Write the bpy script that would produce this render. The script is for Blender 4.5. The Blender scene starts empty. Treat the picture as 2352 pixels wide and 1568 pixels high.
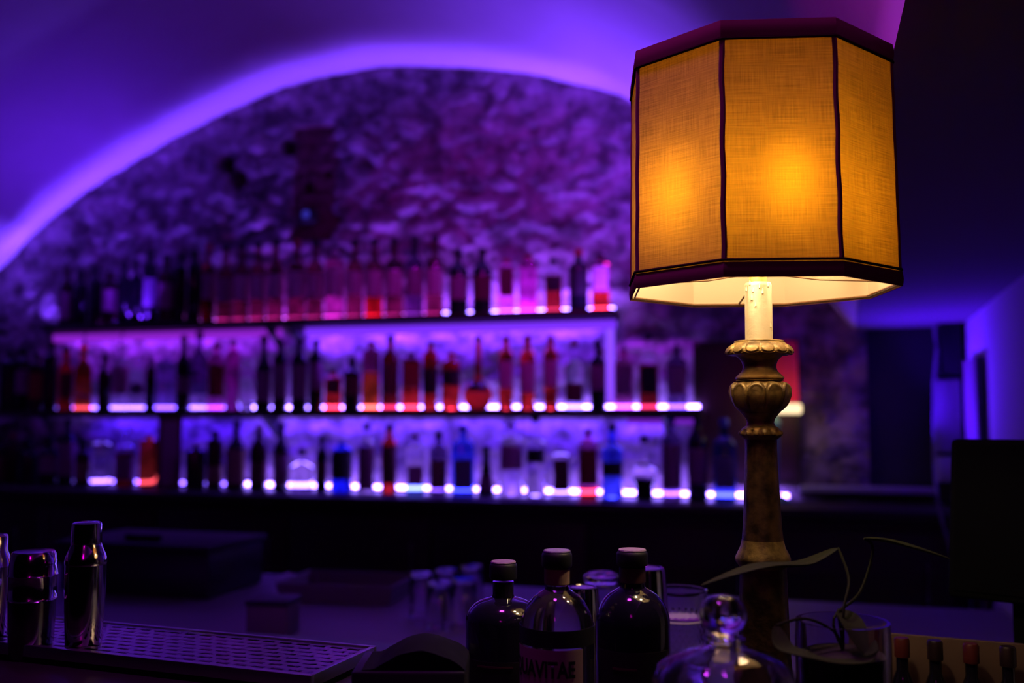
import bpy, bmesh, math, random
from mathutils import Vector, Matrix, noise
random.seed(7)
SC = bpy.context.scene
COL = SC.collection
V = Vector
pi = math.pi
R = math.radians

# ------------------------------------------------------------------ camera frame
F = 2287.0
YAW, PIT = R(16.3), R(4.15)
CAM = V((0, -4.13, 1.51))
FH = V((-math.sin(YAW), math.cos(YAW), 0))
RT = V((math.cos(YAW), math.sin(YAW), 0))
FW = FH * math.cos(PIT) + V((0, 0, math.sin(PIT)))
UP = -FH * math.sin(PIT) + V((0, 0, math.cos(PIT)))

def ray(px, py):
    return FW + RT * ((px - 1176) / F) + UP * ((784 - py) / F)
def onY(px, py, Y=0.0):
    d = ray(px, py); return CAM + d * ((Y - CAM.y) / d.y)
def onZ(px, py, z):
    d = ray(px, py); return CAM + d * ((z - CAM.z) / d.z)
def atD(px, py, D):
    return CAM + ray(px, py) * D
def zat(p, px, py):
    """height at which the sight line of a pixel passes the vertical line through p"""
    d = ray(px, py)
    t = math.hypot(p.x - CAM.x, p.y - CAM.y) / math.hypot(d.x, d.y)
    return CAM.z + d.z * t

# ------------------------------------------------------------------ materials
MATS = {}
def nodes(name):
    m = bpy.data.materials.new(name); m.use_nodes = True
    nt = m.node_tree
    b = nt.nodes.get('Principled BSDF')
    return m, nt, b
def pbr(name, col, rough=0.5, metal=0.0, spec=0.5, trans=0.0, ior=1.45, coat=0.0, bump=0.0, bscale=40, var=0.0):
    if name in MATS: return MATS[name]
    m, nt, b = nodes(name)
    b.inputs['Base Color'].default_value = (*col, 1)
    b.inputs['Roughness'].default_value = rough
    b.inputs['Metallic'].default_value = metal
    b.inputs['Specular IOR Level'].default_value = spec
    b.inputs['Transmission Weight'].default_value = trans
    b.inputs['IOR'].default_value = ior
    b.inputs['Coat Weight'].default_value = coat
    if bump or var:
        tc = nt.nodes.new('ShaderNodeTexCoord')
        n = nt.nodes.new('ShaderNodeTexNoise'); n.inputs['Scale'].default_value = bscale
        n.inputs['Detail'].default_value = 5
        nt.links.new(tc.outputs['Object'], n.inputs['Vector'])
        if bump:
            bp = nt.nodes.new('ShaderNodeBump'); bp.inputs['Strength'].default_value = bump
            bp.inputs['Distance'].default_value = 0.01
            nt.links.new(n.outputs['Fac'], bp.inputs['Height'])
            nt.links.new(bp.outputs['Normal'], b.inputs['Normal'])
        if var:
            mx = nt.nodes.new('ShaderNodeMix'); mx.data_type = 'RGBA'
            mx.inputs[6].default_value = (*[c * (1 - var) for c in col], 1)
            mx.inputs[7].default_value = (*[min(1, c * (1 + var)) for c in col], 1)
            nt.links.new(n.outputs['Fac'], mx.inputs[0])
            nt.links.new(mx.outputs[2], b.inputs['Base Color'])
    MATS[name] = m
    return m
def emit(name, col, k):
    if name in MATS: return MATS[name]
    m, nt, b = nodes(name)
    nt.nodes.remove(b)
    e = nt.nodes.new('ShaderNodeEmission')
    e.inputs['Color'].default_value = (*col, 1); e.inputs['Strength'].default_value = k
    nt.links.new(e.outputs[0], nt.nodes['Material Output'].inputs['Surface'])
    MATS[name] = m
    return m
def glass(name, col, rough=0.03, ior=1.36):
    return pbr(name, col, rough=rough, trans=1.0, ior=ior)

# ------------------------------------------------------------------ mesh helpers
def finish(me, mat, sharp=40):
    me.polygons.foreach_set('use_smooth', [True] * len(me.polygons))
    me.set_sharp_from_angle(angle=R(sharp))
    for x in (mat if isinstance(mat, (list, tuple)) else [mat]):
        me.materials.append(x)
def link(name, me, parent=None, loc=(0, 0, 0), rotz=0.0):
    o = bpy.data.objects.new(name, me); COL.objects.link(o)
    o.location = loc; o.rotation_euler = (0, 0, rotz)
    if parent is not None: o.parent = parent
    return o
def mesh(name, verts, faces, mat, parent=None, loc=(0, 0, 0), rotz=0.0, sharp=40):
    me = bpy.data.meshes.new(name); me.from_pydata([tuple(v) for v in verts], [], faces); me.update()
    bm = bmesh.new(); bm.from_mesh(me); bmesh.ops.recalc_face_normals(bm, faces=bm.faces); bm.to_mesh(me); bm.free()
    finish(me, mat, sharp)
    return link(name, me, parent, loc, rotz)
def lathe(name, prof, mat, parent=None, loc=(0, 0, 0), seg=24, mod=None, sq=None, rotz=0.0, sharp=40):
    """revolve (r, z) pairs; mod(theta, r, z) -> r ; sq = superellipse exponent for squarish sections"""
    vs, fs = [], []
    for r, z in prof:
        for i in range(seg):
            t = 2 * pi * i / seg
            c, s = math.cos(t), math.sin(t)
            rr = r; zz = z
            if mod:
                q = mod(t, r, z)
                if isinstance(q, tuple): rr, zz = q
                else: rr = q
            if sq:
                k = (abs(c) ** sq + abs(s) ** sq) ** (-1.0 / sq)
                rr *= k
            vs.append((rr * c, rr * s, zz))
    n = len(prof)
    for j in range(n - 1):
        for i in range(seg):
            k = (i + 1) % seg
            fs.append((j * seg + i, j * seg + k, (j + 1) * seg + k, (j + 1) * seg + i))
    if prof[0][0] > 1e-6: fs.append(tuple(reversed(range(seg))))
    if prof[-1][0] > 1e-6: fs.append(tuple((n - 1) * seg + i for i in range(seg)))
    me = bpy.data.meshes.new(name); me.from_pydata(vs, [], fs); me.update()
    bm = bmesh.new(); bm.from_mesh(me)
    bmesh.ops.remove_doubles(bm, verts=bm.verts, dist=1e-6)
    bmesh.ops.recalc_face_normals(bm, faces=bm.faces); bm.to_mesh(me); bm.free()
    finish(me, mat, sharp)
    return link(name, me, parent, loc, rotz)
def box(name, size, loc, mat, parent=None, bevel=0.0, rotz=0.0):
    bm = bmesh.new(); bmesh.ops.create_cube(bm, size=1.0)
    bmesh.ops.scale(bm, vec=size, verts=bm.verts)
    if bevel: bmesh.ops.bevel(bm, geom=bm.edges[:], offset=bevel, segments=2, affect='EDGES', profile=0.5)
    me = bpy.data.meshes.new(name); bm.to_mesh(me); bm.free()
    finish(me, mat, 35)
    return link(name, me, parent, loc, rotz)
def tube(name, pts, rad, mat, parent=None, seg=8, loc=(0, 0, 0)):
    vs, fs = [], []
    n = len(pts); pts = [V(p) for p in pts]
    for k, p in enumerate(pts):
        t = (pts[min(k + 1, n - 1)] - pts[max(k - 1, 0)]).normalized()
        a = t.cross(V((0, 0, 1)))
        if a.length < 1e-3: a = t.cross(V((1, 0, 0)))
        a.normalize(); b = t.cross(a)
        r = rad[k] if isinstance(rad, (list, tuple)) else rad
        for i in range(seg):
            w = 2 * pi * i / seg
            vs.append(p + a * (r * math.cos(w)) + b * (r * math.sin(w)))
    for k in range(n - 1):
        for i in range(seg):
            j = (i + 1) % seg
            fs.append((k * seg + i, k * seg + j, (k + 1) * seg + j, (k + 1) * seg + i))
    fs.append(tuple(reversed(range(seg)))); fs.append(tuple((n - 1) * seg + i for i in range(seg)))
    return mesh(name, vs, fs, mat, parent, loc)
def patch(name, rfun, z0, z1, a0, a1, mat, parent, n=14, thick=0.0004, sq=None):
    """a sheet wrapped round a bottle from angle a0 to a1 (0 = the bottle's own -Y front)"""
    vs, fs = [], []
    for k in (0, 1):
        for z in (z0, z1):
            for i in range(n + 1):
                t = a0 + (a1 - a0) * i / n - pi / 2
                c, s = math.cos(t), math.sin(t)
                r = rfun(z)
                if sq: r *= (abs(c) ** sq + abs(s) ** sq) ** (-1.0 / sq)
                r += 0.0005 + thick * k
                vs.append((r * c, r * s, z))
    m = n + 1
    for i in range(n):
        fs.append((i, i + 1, m + i + 1, m + i))
        fs.append((2 * m + i, 3 * m + i, 3 * m + i + 1, 2 * m + i + 1))
        fs.append((i, 2 * m + i, 2 * m + i + 1, i + 1))
        fs.append((m + i, m + i + 1, 3 * m + i + 1, 3 * m + i))
    fs.append((0, m, 3 * m, 2 * m)); fs.append((n, 2 * m + n, 3 * m + n, m + n))
    return mesh(name, vs, fs, mat, parent)
def empty(name, loc, rotz=0.0):
    o = bpy.data.objects.new(name, None); COL.objects.link(o)
    o.empty_display_size = 0.05; o.location = loc; o.rotation_euler = (0, 0, rotz)
    return o
def tag(o, label, cat, group=None):
    o['label'] = label; o['category'] = cat
    if group: o['group'] = group
    return o
def structure(o, label=None):
    o['kind'] = 'structure'
    if label: o['label'] = label
    return o
def facing(p):
    """turn about z that brings an object's -Y front towards the viewer's side of the bar"""
    d = CAM - V(p); return math.atan2(d.y, d.x) + pi / 2

# ------------------------------------------------------------------ material set
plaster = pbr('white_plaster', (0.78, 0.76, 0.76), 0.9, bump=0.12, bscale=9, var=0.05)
shadewall = pbr('shade_toned_wall', (0.05, 0.045, 0.05), 0.8, bump=0.2, bscale=20)  # low albedo puts the unlit alcove's shade into the wall colour
darkwood = pbr('dark_stained_wood', (0.035, 0.018, 0.014), 0.45, bump=0.1, bscale=30, var=0.3)
barwood = pbr('bar_top_wood', (0.022, 0.014, 0.016), 0.42, bump=0.06, bscale=25, var=0.3)
steel = pbr('brushed_steel', (0.55, 0.55, 0.58), 0.32, metal=1.0)
polished = pbr('polished_steel', (0.62, 0.6, 0.62), 0.12, metal=1.0)
blackplastic = pbr('black_plastic', (0.012, 0.012, 0.014), 0.45)
rubber = pbr('black_rubber', (0.01, 0.01, 0.012), 0.7)
LED = (0.17, 0.035, 1.0)

def stone_material():
    m, nt, b = nodes('rubble_stone')
    g = nt.nodes.new('ShaderNodeNewGeometry')
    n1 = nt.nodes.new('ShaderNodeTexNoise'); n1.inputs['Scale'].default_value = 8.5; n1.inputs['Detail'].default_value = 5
    n2 = nt.nodes.new('ShaderNodeTexNoise'); n2.inputs['Scale'].default_value = 24; n2.inputs['Detail'].default_value = 8
    nt.links.new(g.outputs['Position'], n1.inputs['Vector']); nt.links.new(g.outputs['Position'], n2.inputs['Vector'])
    at = nt.nodes.new('ShaderNodeAttribute'); at.attribute_name = 'stone'
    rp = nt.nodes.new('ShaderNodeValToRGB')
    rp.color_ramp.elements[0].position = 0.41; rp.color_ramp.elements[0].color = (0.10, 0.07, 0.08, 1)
    rp.color_ramp.elements[1].position = 0.64; rp.color_ramp.elements[1].color = (0.50, 0.35, 0.42, 1)  # stone tones; contrast and purple cast also imitate patches of light
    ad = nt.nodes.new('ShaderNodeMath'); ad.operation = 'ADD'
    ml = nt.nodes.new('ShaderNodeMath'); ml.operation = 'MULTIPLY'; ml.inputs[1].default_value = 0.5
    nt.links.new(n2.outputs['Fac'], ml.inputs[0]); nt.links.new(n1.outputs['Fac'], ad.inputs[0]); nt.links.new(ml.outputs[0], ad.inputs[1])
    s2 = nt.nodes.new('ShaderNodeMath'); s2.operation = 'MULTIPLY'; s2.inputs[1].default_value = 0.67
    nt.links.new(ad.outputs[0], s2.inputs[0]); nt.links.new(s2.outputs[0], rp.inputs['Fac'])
    mx = nt.nodes.new('ShaderNodeMix'); mx.data_type = 'RGBA'
    mx.inputs[7].default_value = (0.20, 0.035, 0.05, 1)
    nt.links.new(at.outputs['Fac'], mx.inputs[0]); nt.links.new(rp.outputs['Color'], mx.inputs[6])
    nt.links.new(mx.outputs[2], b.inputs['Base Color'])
    b.inputs['Roughness'].default_value = 0.85
    bp = nt.nodes.new('ShaderNodeBump'); bp.inputs['Strength'].default_value = 0.5; bp.inputs['Distance'].default_value = 0.012
    nt.links.new(n2.outputs['Fac'], bp.inputs['Height']); nt.links.new(bp.outputs['Normal'], b.inputs['Normal'])
    return m
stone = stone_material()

# ------------------------------------------------------------------ the setting
structure(box('floor', (7.0, 8.4, 0.1), (-1.9, -3.0, -0.05), pbr('dark_floor', (0.05, 0.04, 0.04), 0.6, var=0.3, bscale=4)))

# stone lunette wall, real relief
def stone_wall():
    x0, x1, z0, z1, st = -4.75, 0.24, 0.0, 3.16, 0.0115
    a = onY(676, 330); b2 = onY(772, 548)
    holes = [(onY(660, 340), 0.045), (onY(702, 432), 0.03), (onY(748, 398), 0.026), (onY(545, 415), 0.06), (onY(520, 380), 0.05)]
    zs = [z0, 0.5, 0.9]
    z = 1.1
    while z < z1: zs.append(z); z += st
    nx = int((x1 - x0) / st)
    vs, fs, at = [], [], []
    for z in zs:
        for i in range(nx + 1):
            x = x0 + (x1 - x0) * i / nx
            p = V((x * 7.5 + 0.5 * noise.noise(V((x * 5, z * 5, 1))), z * 13 + 0.55 * noise.noise(V((x * 5, z * 5, 7))), 0))
            d, pt = noise.voronoi(p, distance_metric='DISTANCE')
            joint = min(1.0, (d[1] - d[0]) / 0.35)
            cell = noise.cell(pt[0] * 7.3)
            h = 0.014 * joint * (0.35 + 0.9 * cell) + 0.012 * noise.fractal(V((x * 11, z * 16, 2)), 0.9, 2.1, 4) + 0.010 * noise.noise(V((x * 2.1, z * 2.6, 4)))
            y = -max(-0.012, min(0.034, h + 0.004))
            k = 0.0
            # bricked-up chase with ragged edges
            ex = 0.05 * noise.noise(V((0, z * 14, 3)))
            if a.x + ex < x < b2.x + ex * 1.4 - 0.02 * (z - b2.z) and b2.z < z < a.z + 0.08:
                course = abs(((z - b2.z) / 0.075) % 1.0 - 0.5)
                y = 0.014 + (0.008 if course > 0.42 else 0.0) + 0.010 * noise.noise(V((x * 20, z * 20, 5))); k = 0.85
            for hp, hr in holes:
                q = math.hypot((x - hp.x) * 1.1, z - hp.z) / hr
                if q < 1.0: y = max(y, 0.07 * (1 - q * q * q)); k = max(k, 0.8 * (1 - q))
            vs.append((x, y, z)); at.append(k)
    m = nx + 1
    for j in range(len(zs) - 1):
        for i in range(nx):
            fs.append((j * m + i, j * m + i + 1, (j + 1) * m + i + 1, (j + 1) * m + i))
    me = bpy.data.meshes.new('wall_back'); me.from_pydata(vs, [], fs); me.update()
    ca = me.attributes.new('stone', 'FLOAT', 'POINT'); ca.data.foreach_set('value', at)
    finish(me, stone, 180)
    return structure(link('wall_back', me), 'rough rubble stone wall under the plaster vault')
stone_wall()

# plaster vault: arch profile (x, z) measured where it meets the stone
PROF = [(-4.85, 0.0), (-4.85, 0.9), (-4.72, 1.5), (-4.32, 1.93), (-3.946, 2.245), (-3.556, 2.54), (-3.175, 2.735), (-2.808, 2.89), (-2.339, 3.04),
        (-2.0, 3.088), (-1.717, 3.092), (-1.26, 3.022), (-0.963, 2.944), (-0.679, 2.832), (-0.30, 2.52), (0.098, 1.965), (0.201, 1.838)]
def catmull(P, n=8):
    out = []
    for i in range(len(P) - 1):
        p0, p1, p2, p3 = [V(P[max(0, min(len(P) - 1, i + k))]) for k in (-1, 0, 1, 2)]
        for j in range(n):
            t = j / n
            out.append(0.5 * ((2 * p1) + (p2 - p0) * t + (2 * p0 - 5 * p1 + 4 * p2 - p3) * t * t + (3 * p1 - p0 - 3 * p2 + p3) * t ** 3))
    out.append(V(P[-1])); return out
ARCH = catmull([(*p, 0) for p in PROF])
EDGE = [(0.0, 0.201, 1.838), (-0.717, 0.176, 1.868), (-1.505, 0.155, 1.893), (-2.158, 0.131, 1.92), (-2.84, 0.112, 1.943), (-3.3, 0.112, 1.955), (-5.2, 0.11, 1.97)]
def edge(y):
    for a, b in zip(EDGE, EDGE[1:]):
        if b[0] <= y <= a[0]:
            t = (y - a[0]) / (b[0] - a[0]); return a[1] + (b[1] - a[1]) * t, a[2] + (b[2] - a[2]) * t
    return EDGE[-1][1:]
def voff(u):
    # a level lip next to the stone, a belly rising into the room, a crease, and a level second bay
    if u < 0.13: return 0.0
    if u < 0.95: return 0.17 * (u - 0.13) - 0.0
    return 0.139 + 0.02 * (u - 0.95)
def vault():
    us = [0, 0.03, 0.06, 0.09, 0.11, 0.13, 0.15, 0.18, 0.22, 0.28, 0.36, 0.45, 0.55, 0.65, 0.75, 0.85, 0.91, 0.94, 0.95, 0.96, 0.99, 1.05, 1.2, 1.4, 1.7, 2.0, 2.4, 2.8, 3.2, 3.7, 4.3, 5.2]
    n = len(ARCH); vs, fs = [], []
    for u in us:
        ex, ez = edge(-u)
        o = voff(u)
        for i, p in enumerate(ARCH):
            t = (ARCH[min(i + 1, n - 1)] - ARCH[max(i - 1, 0)]).normalized()
            nrm = V((-t.y, t.x, 0))
            w = max(0, min(1, (p.y - 1.1) / 0.6)) * max(0, min(1, (0.2 - p.x) / 0.5))
            x, z = p.x + nrm.x * o * w, p.y + nrm.y * o * w
            if i == n - 1 or x > ex: x, z = ex, ez
            wob = 0.006 * noise.noise(V((x * 1.3, u * 1.7, z * 1.3)))
            vs.append((x, -u, z + (wob if u > 0.05 and i < n - 1 else 0)))
    for j in range(len(us) - 1):
        for i in range(n - 1):
            fs.append((j * n + i, j * n + i + 1, (j + 1) * n + i + 1, (j + 1) * n + i))
    me = bpy.data.meshes.new('ceiling'); me.from_pydata(vs, [], fs); me.update()
    finish(me, plaster, 180)
    return structure(link('ceiling', me), 'white plastered barrel vault over the bar')
vault()
# low soffit to the side of the vault
def soffit():
    vs, fs = [], []
    for y, x, z in EDGE:
        vs += [(x, y, z), (0.40, y, z + 0.004), (0.75, y, z + 0.01), (0.75, y, z + 0.6), (x, y, z + 0.6)]
    for j in range(len(EDGE) - 1):
        for i in range(4):
            fs.append((j * 5 + i, j * 5 + i + 1, j * 5 + i + 6, j * 5 + i + 5))
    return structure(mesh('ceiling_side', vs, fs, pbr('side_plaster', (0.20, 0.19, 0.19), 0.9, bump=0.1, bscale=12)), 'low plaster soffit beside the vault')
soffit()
structure(box('wall_alcove', (0.62, 0.1, 1.95), (0.51, 0.06, 0.975), shadewall), 'dark wall of the alcove beside the bottle shelves')
structure(box('wall_side', (0.12, 2.9, 2.0), (0.645, -1.44, 1.0), pbr('side_wall_plaster', (0.62, 0.6, 0.6), 0.9, bump=0.1, bscale=10)), 'plastered side wall lit blue')

# ------------------------------------------------------------------ shelves, counter and light strips
ZT, ZM, ZB = 1.931, 1.525, 1.175
YT, YM, YB = -0.125, -0.125, -0.19
def shelf(name, px0, px1, ztop, depth, th, label, brackets=()):
    xa, xb = onY(px0, 900, -0.15).x, onY(px1, 900, -0.15).x
    e = empty(name, (xa, -0.045, ztop))
    box('board', (xb - xa, depth, th), ((xb - xa) / 2, -depth / 2, -th / 2), darkwood, e, 0.003)
    for bx in brackets:
        x = onY(bx, 900, -0.05).x - xa
        b = mesh('bracket', [(x - .012, 0, -th), (x + .012, 0, -th), (x - .012, 0, -th - .09), (x + .012, 0, -th - .09), (x - .012, -depth * .75, -th), (x + .012, -depth * .75, -th)],
                 [(0, 1, 3, 2), (0, 4, 5, 1), (2, 3, 5, 4), (0, 2, 4), (1, 5, 3)], blackplastic, e)
    tag(e, label, 'shelf', 'bottle shelves')
    return e, xa, xb
shelf('wall_shelf', 112, 662, ZT, 0.17, 0.03, 'dark board of the upper shelf, section farther from the lamp', (640,))
shelf('wall_shelf', 668, 1418, ZT, 0.17, 0.03, 'dark board of the upper shelf, section nearer the lamp', (690,))
shelf('wall_shelf', -60, 1612, ZM, 0.17, 0.03, 'long dark board of the middle bottle shelf', (636, 1535))

def strip(px0, px1, z, y, h, d, mat, label, up=False):
    xa, xb = onY(px0, 900, y).x, onY(px1, 900, y).x
    e = empty('led_strip', (xa, y, z))
    box('channel', (xb - xa, d + 0.004, 0.008), ((xb - xa) / 2, 0, 0.004), blackplastic, e)
    box('diffuser', (xb - xa, d, h), ((xb - xa) / 2, 0, 0.008 + h / 2), mat, e)
    tag(e, label, 'light strip', 'light strips of the bottle wall')
    return e
led_hot = emit('led_violet_bright', (0.24, 0.13, 1.0), 36)
led_mid = emit('led_violet', (0.18, 0.08, 1.0), 15)
led_dim = emit('led_violet_dim', (0.17, 0.02, 1.0), 4)
led_pink = emit('led_pink', (0.50, 0.06, 0.8), 9)
strip(450, 1010, ZT, -0.058, 0.010, 0.012, led_pink, 'pinkish light strip along the back of the upper shelf behind tall brown bottles')
strip(1016, 1412, ZT, -0.058, 0.012, 0.012, led_hot, 'bright violet light strip behind the black and pink bottles of the upper shelf')
strip(132, 560, ZM, -0.058, 0.012, 0.012, led_mid, 'violet light strip along the back of the middle shelf, dimmer length')
strip(566, 1606, ZM, -0.058, 0.012, 0.012, led_hot, 'bright violet light strip along the back of the middle shelf')
strip(216, 560, ZB, -0.07, 0.012, 0.014, led_mid, 'violet light strip on the back counter behind the dark bottles')
strip(566, 1806, ZB, -0.07, 0.014, 0.014, led_hot, 'bright violet light strip on the back counter behind the clear bottles')
# lit diffuser bars hung below the upper shelf
def under(px0, px1, z, h, mat, label):
    y = -0.082
    xa, xb = onY(px0, 740, y).x, onY(px1, 740, y).x
    e = empty('light_bar', (xa, y, z))
    box('housing', (xb - xa, 0.036, 0.006), ((xb - xa) / 2, 0, -0.003), blackplastic, e)
    box('diffuser', (xb - xa, 0.03, h), ((xb - xa) / 2, 0, -0.006 - h / 2), mat, e)
    tag(e, label, 'light bar', 'light bars under the shelves')
under(128, 645, ZT - 0.03, 0.036, emit('bar_pink', (0.34, 0.02, 0.78), 0.75), 'pinkish glowing bar below the upper shelf, section farther from the lamp')
under(704, 1414, ZT - 0.03, 0.034, emit('bar_violet', (0.20, 0.03, 1.0), 1.05), 'violet glowing bar below the upper shelf, section nearer the lamp')
under(1440, 1526, ZM - 0.03, 0.022, emit('bar_purple', (0.22, 0.02, 0.7), 0.7), 'short purple glowing bar below the end of the middle shelf')
under(1546, 1598, ZM - 0.03, 0.022, emit('bar_purple', (0.22, 0.02, 0.7), 0.7), 'shortest purple glowing bar at the very end of the middle shelf')
p = onY(1403, 930, -0.055)
e = empty('upright_light_bar', (p.x, -0.055, ZM + 0.016))
box('channel', (0.044, 0.012, 0.35), (0, 0.008, 0.175), blackplastic, e)
box('diffuser', (0.036, 0.014, 0.34), (0, -0.004, 0.175), emit('bar_upright', (0.24, 0.06, 1.0), 1.25), e)
tag(e, 'upright violet light bar joining the upper and middle shelves', 'light bar')

# back counter
e = empty('back_counter', (0, 0, 0))
xa, xb = -4.6, 0.50
box('countertop', (xb - xa, 0.40, 0.035), ((xa + xb) / 2, -0.24, ZB - 0.0175), darkwood, e, 0.004)
box('carcass', (xb - xa - 0.04, 0.34, 1.02), ((xa + xb) / 2, -0.225, 0.62), darkwood, e)
box('plinth', (xb - xa - 0.08, 0.30, 0.10), ((xa + xb) / 2, -0.22, 0.055), blackplastic, e)
nd = 8
for i in range(nd):
    w = (xb - xa - 0.06) / nd
    d = box('door', (w - 0.012, 0.02, 0.96), (xa + 0.03 + w * (i + 0.5), -0.406, 0.62), darkwood, e, 0.003)
    tube('handle', [(w * 0.38, -0.012, 0.25), (w * 0.38, -0.03, 0.25), (w * 0.38, -0.03, 0.38), (w * 0.38, -0.012, 0.38)], 0.005, steel, d)
tag(e, 'long dark wooden back counter below the bottle shelves', 'counter')
a, b2 = onY(1838, 1121, -0.05), onY(2142, 1124, -0.05)
e = empty('wall_ledge', (a.x, -0.004, a.z))
box('board', (b2.x - a.x, 0.09, 0.022), ((b2.x - a.x) / 2, -0.045, 0), pbr('ledge_paint', (0.5, 0.45, 0.5), 0.5), e, 0.002)
box('batten', (b2.x - a.x, 0.02, 0.03), ((b2.x - a.x) / 2, -0.012, -0.026), darkwood, e)
tag(e, 'thin purple-lit ledge along the dark alcove wall', 'ledge')

# ------------------------------------------------------------------ bottles on the wall
G = {
    'black': pbr('black_bottle_glass', (0.010, 0.008, 0.012), 0.16, spec=0.6),
    'brown': pbr('brown_bottle_glass', (0.05, 0.012, 0.012), 0.2),
    'dred': glass('dark_red_spirit', (0.30, 0.018, 0.012)),
    'red': glass('red_spirit', (0.95, 0.05, 0.02)),
    'orange': glass('orange_spirit', (0.98, 0.16, 0.02)),
    'amber': glass('amber_spirit', (0.34, 0.06, 0.10)),
    'pink': glass('pink_spirit', (0.95, 0.22, 0.55)),
    'magenta': glass('magenta_spirit', (0.98, 0.10, 0.50)),
    'clear': glass('clear_glass', (0.97, 0.97, 1.0), 0.02),
    'violet': glass('violet_tinted_glass', (0.62, 0.45, 0.95)),
    'smoke': glass('smoked_glass', (0.20, 0.12, 0.28)),
    'blue': glass('blue_glass', (0.10, 0.22, 1.0)),
    'deep': glass('deep_blue_glass', (0.02, 0.05, 0.9)),
    'cyan': glass('pale_cyan_spirit', (0.35, 0.85, 1.0)),
}
P = {
    'paper': pbr('paper_label', (0.62, 0.52, 0.50), 0.7),
    'plum': pbr('plum_label', (0.42, 0.16, 0.26), 0.7),
    'pinkl': pbr('pink_label', (0.75, 0.32, 0.45), 0.7),
    'maroon': pbr('maroon_label', (0.20, 0.03, 0.05), 0.7),
    'dark': pbr('dark_label', (0.03, 0.015, 0.02), 0.6),
    'tan': pbr('tan_label', (0.45, 0.26, 0.16), 0.7),
    'dim': pbr('grey_label', (0.22, 0.16, 0.24), 0.7),
    'rust': pbr('rust_label', (0.45, 0.07, 0.03), 0.7),
}
K = {
    'k': blackplastic, 's': polished,
    'r': pbr('red_cap', (0.5, 0.03, 0.04), 0.4), 'c': pbr('cork', (0.35, 0.2, 0.12), 0.8),
    'w': pbr('pale_cap', (0.7, 0.65, 0.68), 0.4), 'g': glass('glass_stopper', (0.9, 0.9, 1.0)),
    'b': pbr('blue_cap', (0.06, 0.08, 0.5), 0.4),
}
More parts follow.
